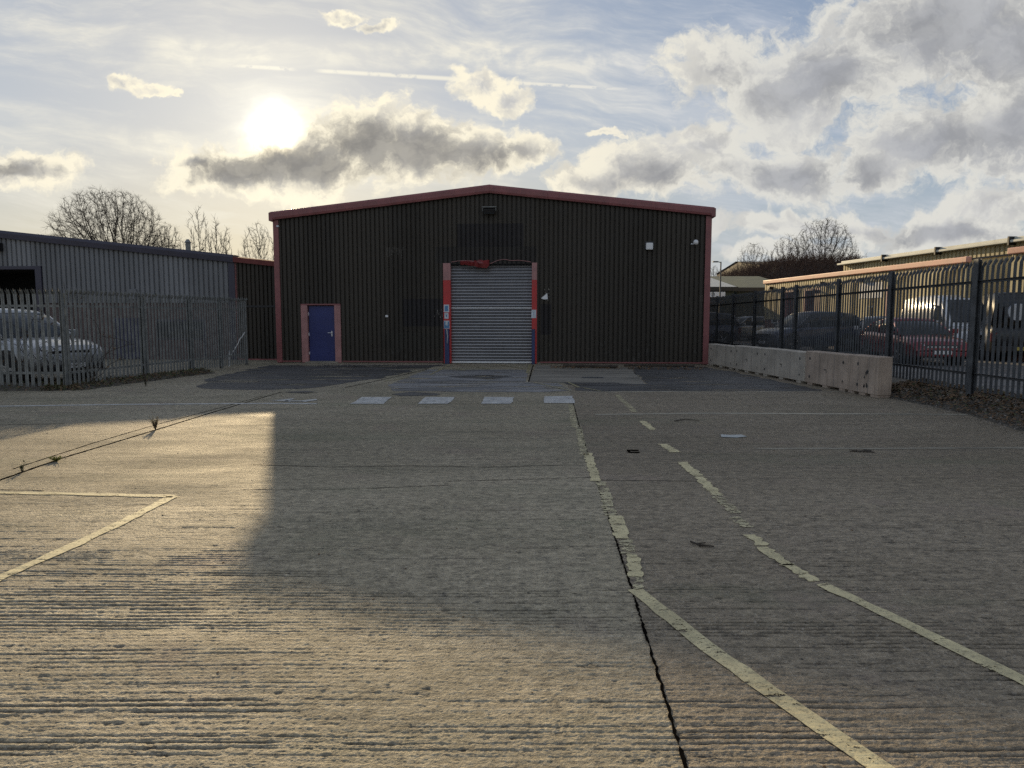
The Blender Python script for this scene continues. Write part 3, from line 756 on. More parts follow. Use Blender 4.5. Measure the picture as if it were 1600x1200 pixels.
for i in range(9):
    x, z = bl(679+rr.uniform(0,13), rr.uniform(483,497)); MB().box(x, x+rr.uniform(.01,.03), -.060, -.0555, z, z+rr.uniform(.03,.1)).build('paint_scratch', prim, wh)
for i in range(7):
    x, z = bl(1075+rr.uniform(0,22), rr.uniform(470,500)); MB().box(x, x+.006, -.060, -.0555, z, z+rr.uniform(.05,.25)).build('paint_scratch', prim, wh)
for i in range(8):
    x, z = bl(849+rr.uniform(0,9), rr.uniform(452,475)); MB().box(x, x+.02, -.060, -.0555, z, z+.05).build('paint_scratch', prim, wh)

# wall-mounted things
rot = Matrix.Rotation(ang, 4, 'Z')
def onwall(px, py, off): 
    x, z = bl(px, py, off); return BL + rot @ Vector((x, -off, z))
fl = empty('floodlight', onwall(765, 328, .10), ang, 'dark floodlight under the roof peak of the brown warehouse', 'light')
m = MB(); m.loft([[(-.20,-.20,-.13),(.20,-.20,-.13),(.20,-.02,-.10),(-.20,-.02,-.10)],[(-.20,-.24,.0),(.20,-.24,.0),(.20,-.0,.04),(-.20,-.0,.04)]]); m.build('housing', M['black'], fl, bevel=0.01)
m = MB(); m.box(-.17,.17,-.222,-.20,-.10,-.02,Matrix.Rotation(R(14),4,'X')); m.build('lens', M['glass'], fl)
m = MB(); m.box(-.24,.24,-.20,.06,.055,.085); m.box(-.23,-.21,-.16,-.04,-.06,.055); m.box(.21,.23,-.16,-.04,-.06,.055); m.build('bracket', M['galv_post'], fl, bevel=0.004)
ab = empty('alarm_box', onwall(1014.5, 385, .075), ang, 'white square alarm box high on the right of the brown warehouse', 'alarm')
m = MB(); m.box(-.115,.115,-.09,0,-.115,.115); m.build('cover', M['white_plastic'], ab, bevel=0.03)
m = MB(); m.box(-.15,.15,.001,.02,-.10,.17); m.build('backplate', M['black'], ab)
cc_ = empty('security_camera', onwall(1084, 380, .052), ang, 'small white dome security camera near the right corner of the warehouse', 'camera')
m = MB(); m.tube((-.02,0,-.03),(-.02,-.16,-.03),.02,.02,8); m.tube((-.09,-.02,-.03),(-.02,-.05,-.03),.022,.018,8); m.build('arm', M['white_plastic'], cc_)
bmx = bmesh.new(); bmesh.ops.create_uvsphere(bmx, u_segments=16, v_segments=10, radius=.085); me = bpy.data.meshes.new('dome'); bmx.to_mesh(me); bmx.free(); me.materials.append(M['white_plastic']); me.shade_smooth()
o = bpy.data.objects.new('dome', me); col.objects.link(o); o.parent = cc_; o.location = (.03,-.20,.01)

# ============================================================ LEFT UNITS
GL = BL + rot @ Vector((-30, 1.6, 0))
def gl(px, py, off=0.0):
    x, y, d = ray(px, py); dirx = (BR - BL).normalized(); nrm = Vector((-dirx.y, dirx.x, 0))
    r = Vector((x, y, d)); t = (nrm.dot(GL) - off) / nrm.dot(r); p = r * t
    return (p - GL).dot(dirx), p.z + CAMZ
gu = empty('grey_unit', GL, ang, 'grey corrugated industrial unit with brick base left of the brown warehouse', 'building')
x0g, z0g = gl(0, 360); x1g, z1g = gl(366, 398.5)
kg = (z1g - z0g) / (x1g - x0g)
def gz(x): return z1g + kg * (x - x1g)
xs = x1g - 15.0
ox0, ox1 = gl(-120, 450)[0], gl(63, 450)[0]; oz = gl(40, 421)[1]
zbr = 2.12
M['clad_grey'] = cladding_mat('grey_cladding', (0.205, 0.21, 0.22), grime=0.0)
m = MB(); corrugated(m, xs, x1g-.02, lambda x: zbr, lambda x: gz(x)-.1, [(ox0, ox1, -1, oz)], pitch=0.19); m.build('front_wall', M['clad_grey'], gu)
for a, b in ((xs, ox0), (ox1, x1g-.02)): MB().box(a, b, 0, .2, 0, zbr).build('brick_wall', M['brick_dull'], gu)
m = MB(); m.loft([[(x,-.16,gz(x)-.28),(x,-.18,gz(x)-.1),(x,-.14,gz(x)),(x,.3,gz(x)+.01),(x,.3,gz(x)-.1),(x,-.1,gz(x)-.28)] for x in (xs, x1g+.02)]); m.build('roof_trim', M['purple'], gu, bevel=.004)
m = MB(); m.loft([[(x,.0,gz(x)-.02),(x,20,gz(x)-.02),(x,20,gz(x)-.08),(x,.0,gz(x)-.08)] for x in (xs, x1g)]); m.build('roof', M['roof_grey'], gu)
m = MB(); m.quad((x1g-.03,.05,0),(x1g-.03,20,0),(x1g-.03,20,z1g-.1),(x1g-.03,.05,z1g-.1)); m.quad((xs,.05,0),(xs,20,0),(xs,20,gz(xs)-.1),(xs,.05,gz(xs)-.1)); m.quad((xs,20,0),(x1g,20,0),(x1g,20,z1g-.1),(xs,20,gz(xs)-.1)); m.build('side_wall', M['clad_grey'], gu)
m = MB(); m.box(x1g-.22, x1g+.02, -.075, .1, 0, z1g-.27); m.build('corner_trim', M['purple'], gu, bevel=.004)
m = MB(); m.box(ox1-.12, ox1+.12, -.08, .3, 0, oz+.12); m.box(ox0, ox1-.121, -.08, .3, oz, oz+.12); m.build('opening_frame', M['purple'], gu, bevel=.004)
m = MB(); m.quad((ox0,3,0),(ox1,3,0),(ox1,3,oz),(ox0,3,oz)); m.quad((ox1,.3,0),(ox1,3,0),(ox1,3,oz),(ox1,.3,oz)); m.quad((ox0,.3,oz+.01),(ox1,.3,oz+.01),(ox1,3,oz+.01),(ox0,3,oz+.01)); m.build('dark_bay', M['dark_int'], gu)
m = MB(); a, za = gl(201, 452); b, zb_ = gl(216, 468); m.box(a, b, -.12, 0.02, zb_, za); m.build('vent_box', M['clad_grey'], gu, bevel=.01)
m = MB(); a, za = gl(243, 502); b, _ = gl(321, 502); m.box(a,b,-.03,.0,1.42,1.50); m.box(a,a+.08,-.03,0,.1,1.42); m.box(b-.08,b,-.03,0,.1,1.42); m.box(a+.08,b-.08,-.025,0,.75,.80); m.build('window_frame', M['purple'], gu)
m = MB(); m.box(a+.08,b-.08,-.012,-.001,.8,1.42); m.build('window_pane', M['glass'], gu)
m = MB(); a, _ = gl(180, 500); b, _ = gl(219, 500); m.box(a,b,-.05,0,.02,1.55); m.build('door', M['navy_door'], gu, bevel=.01)
m = MB(); x, z = gl(1, 386); m.box(x-.4,x+.15,-.25,-.05,z-.16,z+.14); m.build('lamp_box', M['black'], gu, bevel=.02)
_p = at(299, 380, 30.0) - GL; x = _p.dot((BR - BL).normalized()); ch = MB(); ch.tube((x, 3, gz(x)-.1), (x, 3, gz(x)+.42), .10, .10, 12); ch.tube((x,3,gz(x)+.42),(x,3,gz(x)+.56),.15,.05,12); ch.build('flue', M['galv_post'], gu)
# brown end bay between the grey unit and the warehouse
bu = empty('brown_side_bay', GL + rot @ Vector((x1g, 0, 0)), ang, 'low dark brown bay with red trim between grey unit and warehouse', 'building')
wb = 30 - x1g - .02; zb0 = z1g - .06
m = MB(); corrugated(m, .04, wb, lambda x: .05, lambda x: zb0 + kg*x - .1, pitch=.155); m.build('front_wall', M['clad'], bu)
m = MB(); m.loft([[(x,-.17,zb0+kg*x-.2),(x,-.18,zb0+kg*x-.02),(x,.3,zb0+kg*x+.02),(x,.3,zb0+kg*x-.1),(x,-.1,zb0+kg*x-.2)] for x in (.021, wb)]); m.build('roof_trim', M['red_matte'], bu)
m = MB(); m.box(.022,.10,-.055,.05,0,zb0-.2); m.box(.1,wb,-.05,0.02,.0,.05); m.build('corner_trim', M['red'], bu)
m = MB(); m.box(.12,wb-.2,-.065,-.05,1.95,2.02); m.build('rail', M['black'], bu)
m = MB(); m.loft([[(x,.05,zb0+kg*x-.06),(x,20,zb0+kg*x-.16),(x,20,zb0+kg*x-.1),(x,.05,zb0+kg*x-.1)] for x in (.03, wb)]); m.build('roof', M['roof_grey'], bu)

# ============================================================ PALISADE FENCES
def pale(m, p, d, n, z0, z1, lean, rr):
    """one W-section pale with a split, splayed triple point"""
    d = Vector((*d, 0)); n = Vector((*n, 0)); p = Vector((*p, 0))
    us = [-.039, -.027, -.013, 0, .013, .027, .039]; ds = [0, .012, .012, 0, .012, .012, 0]
    tz = [z1 - .035, z1 - .05, z1 - .085, z1, z1 - .085, z1 - .05, z1 - .035]
    tw = rr.uniform(-.006, .006)
    rows = []
    for (zz, f) in ((z0, 0), (z1 - .30, 0), (z1 - .14, .35), (None, 1.0)):
        r = []
        for k in range(7):
            z = zz if zz is not None else tz[k]
            if zz is not None and zz > z0: z = min(z, tz[k] - .02)
            splay = 1 + (.25 * f if k in (0, 6) else 0)
            q = p + d * (us[k] * splay + tw * f) + n * (ds[k] + .055 * f * f * lean); r.append((q.x, q.y, z))
        rows.append(r)
    i = len(m.v)
    for r in rows: m.v += r
    for a in range(3):
        for k in range(6): m.f.append((i+a*7+k, i+a*7+k+1, i+(a+1)*7+k+1, i+(a+1)*7+k))
def fence(name, A, B, posts, zg0, zg1, H, spacing, mat, label, side=1, lean=1, seed=1, posttop=.12, pw=.10, group='palisade fences'):
    """A-B line; zg ground heights at the ends; posts = distances along the line"""
    A = Vector(A); B = Vector(B); L = (B - A).length; d = (B - A) / L; n = Vector((d.y, -d.x)) * side
    rr = random.Random(seed)
    root = empty(name, (A.x, A.y, zg0), 0, label, 'fence', group)
    def P2(s, o=0): q = d * s + n * o; return q.x, q.y
    zg = lambda s: (zg1 - zg0) * s / L
    M4 = Matrix(((d.x, n.x, 0, 0), (d.y, n.y, 0, 0), (0, 0, 1, 0), (0, 0, 0, 1)))
    for s in posts:
        m = MB(); g = zg(s); w = pw / 2
        for (a, b, c, e) in ((-w, w, -.075, -.067), (-w, w, -.013, -.005), (-.004, .004, -.067, -.013)):
            m.box(s+a, s+b, c, e, g-.3, g+H-posttop, M4)
        m.build('post', mat, root)
    ps = [0] + [s for s in posts if 0.3 < s < L - .3] + [L]
    for a, b in zip(ps[:-1], ps[1:]):
        for hh in (.36, H - .40):
            m = MB(); za, zb_ = zg(a) + hh, zg(b) + hh
            r0 = [(*P2(a, -.004), za-.025), (*P2(a, .002), za-.025), (*P2(a, .002), za+.025), (*P2(a, -.045), za+.025), (*P2(a, -.045), za+.019), (*P2(a, -.004), za+.019)]
            r1 = [(*P2(b, -.004), zb_-.025), (*P2(b, .002), zb_-.025), (*P2(b, .002), zb_+.025), (*P2(b, -.045), zb_+.025), (*P2(b, -.045), zb_+.019), (*P2(b, -.004), zb_+.019)]
            m.loft([r0, r1]); m.build('rail', mat, root)
        m = MB(); k = max(1, round((b - a) / spacing))
        for i in range(k):
            s = a + (i + .5) * (b - a) / k + rr.uniform(-.006, .006)
            x, y = P2(s, .004)
            pale(m, (x, y), d, n, zg(s) + .06 + rr.uniform(-.01, .01), zg(s) + H + rr.uniform(-.012, .012), lean, rr)
        m.build('pale_panel', mat, root)
    return root
c0 = Vector(G(107, 608)); c1 = Vector(G(388, 570))
fence('palisade_fence', (c0.x - 5.6, c0.y - .1), c0, [.1, 2.85], 0, 0, 2.24, .139, M['galv_post'], 'pale grey spiked palisade fence facing the camera in front of the silver car', side=1, seed=1)
Lb = (c1 - c0).length
fence('palisade_fence', c0, c1, [0.0] + [Lb * k for k in (.34, .60, .80, .995)], 0, 0, 2.24, .139, M['galv_post'], 'spiked palisade fence running back from the corner post to the brown bay', side=1, seed=2)
fy = lambda y: 8.15 + .045 * (y - 11.3)
ys = [6.6, 9.6, 12.6, 15.7, 18.5, 21.6, 22.8, 25.8, 28.8, 31.4]
sc_ = math.hypot(1, .045)
fence('palisade_fence', (fy(5), 5.0), (fy(33), 33.0), [(y - 5) * sc_ for y in ys], .27, .12, 2.38, .142, M['galv_dark'], 'long dark spiked palisade fence behind the concrete blocks on the right', side=1, seed=3, pw=.14, posttop=.0)
# white tape caught on the left fence
m = MB(); prev = None
for i in range(7):
    q = at(361 + i * 3.4 + rnd.uniform(-1, 1), 556 - i * 6.2, 22.9 - .0 * i)
    if prev: m.tube(prev, q, .016, .013, 5)
    prev = q
m.tube(at(359,548,22.9), at(358,574,22.9), .018, .018, 5)
tag(m.build('torn_tape', M['white_plastic']), 'torn strip of white tape hanging in the left fence near its far end', 'tape')
# ============================================================ CONCRETE BLOCKS
p0 = Vector(G(1103, 570)) + Vector((.04, -.1)); p1 = Vector((7.22, 13.95))
def onblock(px):
    k = (px - 800) / (FOC * (cp) )        # X = k * Y roughly; solve on the block line
    d = p1 - p0; a = (px - 800) / FOC
    t = (a * p0.y - p0.x) / (d.x - a * d.y); return min(max(t, 0), 1)
cuts = [0, onblock(1147), onblock(1188), onblock(1259), onblock(1326), 1]
labs = ['weathered grey block touching the red corner of the warehouse', 'second concrete block from the warehouse corner, grey with a lifting mark', 'longest plain grey concrete block in the middle of the row',
        'brown stained concrete block with a dark arrow-like scar, second from the near end', 'end concrete block of the row with a pitted face and bare pinkish end']
dirb = (p1 - p0).normalized(); angb = math.atan2(dirb.y, dirb.x)
M['block_brown'] = simple('brown_stained_block', (0.44, 0.35, 0.275), 0.85, 0.25, 1.8, streak=0.6, dirt=(0.2, 0.14, 0.095), bmp=0.006)
hb0, hb1 = .70, .82; seam_m = simple('seam_stain', (0.25, 0.22, 0.19), 0.9, .3, 5)
for i in range(5):
    a, b = cuts[i], cuts[i+1]; A = p0.lerp(p1, a); L = (p1 - p0).length * (b - a) - .012
    h = hb0 + (hb1 - hb0) * (a + b) / 2 + [0, .008, -.006, .004, 0][i]
    r = empty('concrete_block', (A.x, A.y, 0), angb + [0, .002, -.002, .003, -.006][i], labs[i], 'concrete block', 'concrete blocks in a row')
    m = MB(); ch = .018
    # local x along the row toward the camera; +y is away from the yard
    ring = lambda x, s=0: [(x, .0+s, .055), (x, .0+s, h-ch-s), (x, ch+s, h-s), (x, .30-ch-s, h-s), (x, .30-s, h-ch-s), (x, .30-s, .055)]
    m.loft([ring(0, .01), ring(.012), ring(L-.012), ring(L, .01)])
    for fx in (.12*L, .5*L, .88*L): m.box(fx-.12, fx+.12, .012, .288, 0, .0545)
    m.build('block_body', M['block_brown' if i > 2 else 'block'], r, bevel=.006)
    m = MB()
    for fx in ((.12, .9) if L > 1.2 else (.35,)):
        for z in (h*.25, h*.78): MB().tube((fx*L, -.004, z), (fx*L, .02, z), .035, .035, 12).build('lifting_socket', M['tar_patch'], r)
    m = MB(); fx = .5*L
    if i in (1, 2, 3): m.box(fx-.06, fx+.06, -.004, .01, h*.5, h*.5+.018); m.box(fx+.04, fx+.058, -.0045, .01, h*.42, h*.5)
    if i == 4:
        rr = random.Random(4)
        for k in range(9): x_ = L*.62+rr.uniform(-.07,.07); z_ = rr.uniform(.2,.7)*h; m.tube((x_, -.003, z_), (x_, .012, z_), rr.uniform(.02,.045), .02, 7)
    if m.v: m.build('scar', M['tar_patch'], r)
    for fx in (.36, .7): MB().box(L*fx, L*fx+.015, -.003, .01, .06, h-.03).build('mould_seam', seam_m, r)
# mirror local y: row runs toward the camera so +y in local is to the right of travel; blocks must sit on the far side
for o in [o for o in col.objects if o.name.startswith('concrete_block')]: pass

# ============================================================ VERGES
def mound(name, inner, outer, zi, zo, mat, n=60, seed=1):
    """rough bank between two polylines of equal count"""
    rr = random.Random(seed); m = MB(); rows = []
    def samp(pl, t):
        k = t * (len(pl) - 1); i = min(int(k), len(pl) - 2); f = k - i
        return Vector(pl[i]).lerp(Vector(pl[i+1]), f)
    for i in range(n + 1):
        t = i / n; a, b = samp(inner, t), samp(outer, t); r = []
        for j in range(9):
            f = j / 8; q = a.lerp(b, f); z = zi + (zo - zi) * math.sin(f * PI / 2) + (rr.uniform(-.025, .03) if j else -.0)
            r.append((q.x + rr.uniform(-.05, .05), q.y + rr.uniform(-.05, .05), z))
        rows.append(r)
    m.loft(rows, close=False); return m.build(name, mat, smooth=True)
def litter(name, inner, outer, zi, zo, n, mats, label=None, seed=1, size=(.02, .05)):
    rr = random.Random(seed)
    def samp(pl, t):
        k = t * (len(pl) - 1); i = min(int(k), len(pl) - 2); f = k - i
        return Vector(pl[i]).lerp(Vector(pl[i+1]), f)
    m = MB()
    for i in range(n):
        t, f = rr.random(), rr.random() ** .8
        q = samp(inner, t).lerp(samp(outer, t), f); z = zi + (zo - zi) * math.sin(f * PI / 2) + rr.uniform(0, .035)
        s = rr.uniform(*size); A = Matrix.Rotation(rr.uniform(0, 6.28), 3, 'Z') @ Matrix.Rotation(rr.uniform(-.7, .7), 3, 'X') @ Matrix.Rotation(rr.uniform(-.6, .6), 3, 'Y')
        pts = [A @ Vector(v) * s for v in ((-1, 0, 0), (-.3, -.45, .15), (.6, -.4, 0), (1, .1, .2), (.4, .5, 0), (-.4, .4, .2))]
        m.poly([(q.x + v.x, q.y + v.y, z + v.z) for v in pts])
    return tag(m.build(name, mats), kind='stuff')
ri = [(7.15, 4.5), (7.2, 7.0), (7.28, 9.0), G(1600, 676), G(1520, 650), G(1440, 632), (7.45, 14.2), (7.6, 15.0)]
ro = [(8.5, 4.5), (8.5, 7.0), (8.5, 9.0), (8.55, 10.2), (8.6, 11.6), (8.65, 12.9), (8.7, 14.2), (8.7, 15.0)]
mo = mound('verge', ri, ro, -.01, .26, M['earth'], 80, 3); tag(mo, kind='structure')
mo2 = mound('verge', [(7.7, 14.8), (7.5, 19), (7.2, 23.0)], [(8.9, 14.8), (9.0, 19), (9.2, 24)], -.01, .2, M['earth'], 40, 4); tag(mo2, kind='structure')
litter('leaf_litter', ri, ro, .02, .27, 5200, M['leaf'], seed=3, size=(.015, .042))
litter('gravel', ri, ro, .01, .26, 2600, M['stone'], seed=4, size=(.008, .028))
litter('moss', ri, ro, .02, .28, 1300, M['moss'], seed=5, size=(.012, .03))
ri2 = [G(1392, 616), G(1365, 613), G(1390, 622), G(1450, 636), G(1520, 654), G(1600, 684)]
litter('gravel', [G(1375, 622), G(1450, 639), G(1520, 657), G(1600, 688)], [G(1420, 618), G(1470, 630), G(1530, 645), G(1600, 670)], .005, .02, 500, M['stone'], seed=8, size=(.008, .02))
lo_i = [(c0.x - 5.5, c0.y - .55), (c0.x - .3, c0.y - .5), (c0.x + .5, c0.y - .3), (c0.x + .9, c0.y + 2), (c0.x + 1.4, c0.y + 4.5)]
lo_o = [(c0.x - 5.5, c0.y + .4), (c0.x - .6, c0.y + .4), (c0.x - .3, c0.y + .6), (c0.x + .1, c0.y + 2.3), (c0.x + .9, c0.y + 4.8)]
tag(mound('verge', lo_i, lo_o, -.01, .09, M['earth'], 70, 6), kind='structure')
litter('leaf_litter', lo_i, lo_o, .01, .10, 2600, M['leaf'], seed=6, size=(.012, .035))
litter('moss', lo_i, lo_o, .01, .11, 2200, M['moss'], seed=7, size=(.012, .035))
litter('grit', [G(640, 569), G(500, 570), G(690, 569)], [G(640, 572), G(500, 574), G(690, 573)], .01, .01, 300, M['stone'], seed=9, size=(.01, .03))
litter('grit', [G(860, 573), G(950, 573), G(1098, 575)], [G(860, 576), G(950, 577), G(1098, 580)], .01, .01, 500, M['leaf'], seed=10, size=(.01, .05))
# scattered crumbs over the yard
m = MB(); rr = random.Random(12)
for i in range(420):
    x, y = rr.uniform(-9, 7.2), rr.uniform(2, 23)
    s = rr.uniform(.003, .008) * (1 + y * .06); a = rr.uniform(0, 6.28)
    pts = [(x + s*math.cos(a + k*1.26)*rr.uniform(.6, 1.2), y + s*math.sin(a + k*1.26)*rr.uniform(.6, 1.2)) for k in range(5)]
    m.loft([[(p, q, 0) for p, q in pts], [(x + (p-x)*.5, y + (q-y)*.5, s*.5) for p, q in pts]])
tag(m.build('grit', M['leaf']), kind='stuff')

# small single things on the yard
def rubbish(name, px, py, pts, h, mat, label, cat):
    x, y = G(px, py); m = MB(); m.loft([[(x + a, y + b, .008) for a, b in pts], [(x + a * .96, y + b * .96, .008 + h) for a, b in pts]])
    return tag(m.build(name, mat), label, cat)
x, y = G(1075, 658); m = MB(); m.tube((x-.22,y-.06,.012),(x-.02,y+.08,.02),.009,.007,6); m.tube((x-.02,y+.08,.02),(x+.17,y-.02,.012),.008,.004,6); m.tube((x-.02,y+.08,.018),(x-.1,y+.02,.01),.006,.003,6)
tag(m.build('broken_branch', M['bark']), 'dark broken branch lying right of the dashed yellow line', 'stick')
rubbish('scrap_sheet', 1144, 682, [(-.17,-.08),(.02,-.13),(.18,-.05),(.16,.10),(-.02,.06),(-.12,.12)], .004, M['paper'], 'pale flat scrap lying on the right of the yard', 'litter')
x, y = G(990, 706); m = MB(); m.box(x-.07,x+.07,y+.05,y+.08,.004,.012); m.box(x-.07,x-.045,y-.08,y+.05,.004,.012); m.box(x-.045,x+.06,y-.08,y-.055,.004,.012)
tag(m.build('bracket_scrap', M['joint']), 'small dark C-shaped metal scrap between the two yellow lines', 'litter')
x, y = G(1093, 852); m = MB(); m.tube((x-.05,y+.05,.012),(x-.01,y-.03,.012),.008,.006,5); m.tube((x-.01,y-.03,.012),(x+.09,y-.05,.01),.010,.004,5); m.tube((x-.02,y,.012),(x+.05,y+.03,.01),.006,.004,5)
tag(m.build('twig_scrap', M['bark']), 'little dark twig near the worn yellow dashes in the foreground', 'stick')
x, y = G(1345, 706); m = MB(); rr = random.Random(2)
for k in range(10): 
    a = rr.uniform(0, 6.28); m.tube((x+rr.uniform(-.14,.14), y+rr.uniform(-.08,.08), .008), (x+rr.uniform(-.14,.14), y+rr.uniform(-.08,.08), .014), .007, .004, 5)
tag(m.build('leaf_heap', M['bark']), 'dark clump of twigs and leaves lying at the right of the yard', 'debris')
# drain
x, y = G(926, 590.5); dr_ = empty('drain_grate', (x, y, .004), R(-2), 'dark rectangular drain grate in the slab right of the shutter', 'drain')
m = MB(); m.box(-.28,.28,-.14,-.11,0,.012); m.box(-.28,.28,.11,.14,0,.012); m.box(-.28,-.25,-.11,.11,0,.012); m.box(.25,.28,-.11,.11,0,.012)
for i in range(8): m.box(-.23+i*.062,-.20+i*.062,-.11,.11,0,.010)
m.build('grate', M['galv_dark'], dr_); m = MB(); m.box(-.25,.25,-.11,.11,.0005,.003); m.build('drain_pit', M['dark_int'], dr_)
# timber lying at the foot of the wall
for (pa, pb, r_, lab) in (((880,574),(965,575.5),.05,'dark length of rotten timber lying at the wall right of the shutter'), ((975,572.6),(1085,573.4),.035,'thin dark pipe lying at the foot of the right-hand wall')):
    m = MB(); A, B = G(*pa), G(*pb); m.tube((A[0], A[1], r_), (B[0], B[1], r_), r_, r_, 8); tag(m.build('timber_length', M['bark']), lab, 'timber')

# weeds in the joint
def weed(px, py, h, n, label, mats, seed, spread=.5):
    rr = random.Random(seed); x, y = G(px, py); root = empty('weed', (x, y, 0), 0, label, 'weed')
    st = MB(); lf = MB()
    for i in range(n):
        a = rr.uniform(0, 6.28); l = h * rr.uniform(.5, 1); tip = Vector((math.cos(a) * l * spread * rr.random(), math.sin(a) * l * spread * rr.random(), l))
        st.tube((0, 0, 0), tip * .6 + Vector((0, 0, .0)), .004, .003, 4); st.tube(tip * .6, tip, .003, .001, 4)
        for k in range(7):
            f = rr.uniform(.15, 1); b = tip * f; b2 = Vector((rr.uniform(-1, 1), rr.uniform(-1, 1), rr.uniform(-.1, .8))).normalized() * rr.uniform(.02, .05)
            w = b2.cross(Vector((0, 0, 1))).normalized() * .008
            lf.poly([b, b + b2 * .5 + w, b + b2, b + b2 * .5 - w])
    st.build('stem', mats[0], root); lf.build('leaves', mats[1], root)
weed(243, 672, .20, 22, 'dry brown weed tuft standing in the left slab joint', (M['twig'], simple('dry_weed', (0.36, 0.29, 0.16), .8, .4, 20)), 1)
weed(88, 721, .05, 14, 'low yellow-green moss tuft in the left slab joint', (M['moss'], simple('bright_moss', (0.20, 0.20, 0.03), .8, .3, 20)), 2, 2.2)
weed(35, 738, .10, 4, 'thin single weed stem at the left edge of the yard', (M['twig'], M['moss']), 3)
weed(228, 604, .40, 10, 'wispy weed growing at the foot of the left fence', (M['twig'], M['moss']), 4)

# ============================================================ TREES
def colonise(env, n_att, start, trunk_h, step, kill, infl, seed, upbias=.15, maxit=160):
    rr = random.Random(seed); att = [env(rr) for _ in range(n_att)]; att = [a for a in att if a is not None]
    pos = [Vector(start)]; par = [-1]
    k = max(1, int(trunk_h / step))
    for i in range(k):
        pos.append(pos[-1] + Vector((rr.uniform(-.06, .06), rr.uniform(-.06, .06), 1)) * step); par.append(len(pos) - 2)
    alive = [True] * len(att); nk = [0] * len(pos)
    for it in range(maxit):
        kd = kdtree.KDTree(len(pos))
        for i, p in enumerate(pos): kd.insert(p, i)
        kd.balance(); grow = {}
        for j, a in enumerate(att):
            if not alive[j]: continue
            co, i, d = kd.find(a)
            if d < kill: alive[j] = False; continue
            if d < infl: grow.setdefault(i, Vector((0, 0, 0))); grow[i] += (a - co).normalized()
        if not grow: break
        added = 0
        for i, v in grow.items():
            if v.length < 1e-4 or nk[i] > 3: continue
            q = pos[i] + (v.normalized() + Vector((rr.uniform(-.16, .16), rr.uniform(-.16, .16), upbias + rr.uniform(-.12, .12)))).normalized() * step
            if kd.find(q)[2] < step * .55: continue
            pos.append(q); par.append(i); nk.append(0); nk[i] += 1; added += 1
        if not added: break
        if len(pos) > 22000: break
    return pos, par
def tree(name, loc, env, n_att, trunk_h, step, kill, infl, seed, label, mats, tip=.012, ex=2.5, group=None, twigs=2, twl=.7, limb=.07, upb=.15):
    pos, par = colonise(env, n_att, (0, 0, 0), trunk_h, step, kill, infl, seed, upb)
    n = len(pos); r = [0.0] * n; kids = [0] * n
    for i in range(n - 1, 0, -1):
        if r[i] == 0: r[i] = tip ** ex
        r[par[i]] += r[i]; kids[par[i]] += 1
    r = [x ** (1 / ex) if x > 0 else tip for x in r]
    root = empty(name, loc, 0, label, 'tree', group); tm = MB(); cm = MB(); rr = random.Random(seed + 50)
    for i in range(1, n):
        big = r[i] > limb
        (tm if big else cm).tube(pos[par[i]], pos[i], min(r[par[i]], r[i] * 1.25), r[i], 8 if r[i] > .15 else (5 if big else 3), cap=False)
        if r[i] < tip * 3.2:
            d = (pos[i] - pos[par[i]]).normalized()
            for k in range(twigs):
                t = (d + Vector((rr.uniform(-1, 1), rr.uniform(-1, 1), rr.uniform(-.5, .9))) * .8).normalized() * twl * rr.uniform(.4, 1)
                b = pos[par[i]].lerp(pos[i], rr.random()); mid = b + t * .5 + Vector((rr.uniform(-.04, .04), rr.uniform(-.04, .04), .05)) * twl
                cm.tube(b, mid, tip * .75, tip * .5, 3, cap=False); cm.tube(mid, b + t, tip * .5, tip * .25, 3, cap=False)
    tm.build('trunk', mats[0], root, smooth=True); cm.build('crown', mats[1], root)
    return root
def dome(cx, cz, rx, rz, ry=None, shell=.0, flat=-.35):
    ry = ry or rx
    def f(rr):
        while True:
            v = Vector((rr.uniform(-1, 1), rr.uniform(-1, 1), rr.uniform(flat, 1)))
            if shell < v.length < 1: return Vector((cx + v.x * rx, v.y * ry, cz + v.z * rz))
    return f
def multi(*es):
    def f(rr): return es[rr.randrange(len(es))](rr)
    return f
# big spreading tree: about 75 m away
T = at(185, 420, 75); Tz = at(175, 290, 75).z
sc1 = 75 / FOC
tree('bare_tree', (T.x, 75, 0), multi(dome(-1.0, Tz - 6.4, 6.2, 6.2, 5.5), dome(-.2, Tz - 6.0, 5.4, 5.9, 5), dome(3.4, Tz - 8.2, 3.6, 3.4)), 7600, 4.6, .28, .36, 4.5, 11,
     'large bare tree with a wide domed crown behind the grey unit', (M['bark'], M['twig']), tip=.010, ex=1.95, twl=.8, limb=.10, upb=.05, twigs=4)
def bt(px, ptop, Y, wpx, n, seed, label, kind='spread', tip=.014, mats=None, trunk=2.0, twl=.6, twigs=2):
    p = at(px, ptop, Y); h = p.z; w = wpx / 2 * Y / FOC
    if kind == 'up': env = multi(dome(0, h*.55, w, h*.45, flat=-.6), dome(0, h*.7, w*.5, h*.3, flat=-1))
    else: env = dome(0, h*.55, w, h*.45, flat=-.5)
    return tree('bare_tree', (p.x, Y, 0), env, n, trunk, .26, .34, 4.5, seed, label, mats or (M['bark'], M['twig']), tip=tip, twl=twl, twigs=twigs, upb=.5 if kind == 'up' else .2)
bt(262, 345, 68, 62, 1500, 21, 'small round bare tree just right of the big domed tree', tip=.011, twigs=3)
bt(308, 318, 60, 46, 900, 22, 'tall thin sapling with few branches above the grey unit roof', 'up', twigs=2)
bt(336, 336, 62, 40, 700, 23, 'short thin sapling second right of the domed tree', 'up', twigs=2)
bt(352, 352, 60, 34, 600, 27, 'lowest thin sapling over the grey unit roof', 'up', twigs=2)
bt(402, 345, 58, 66, 1800, 24, 'bare bushy tree rising against the left corner of the warehouse', tip=.010, twigs=3)
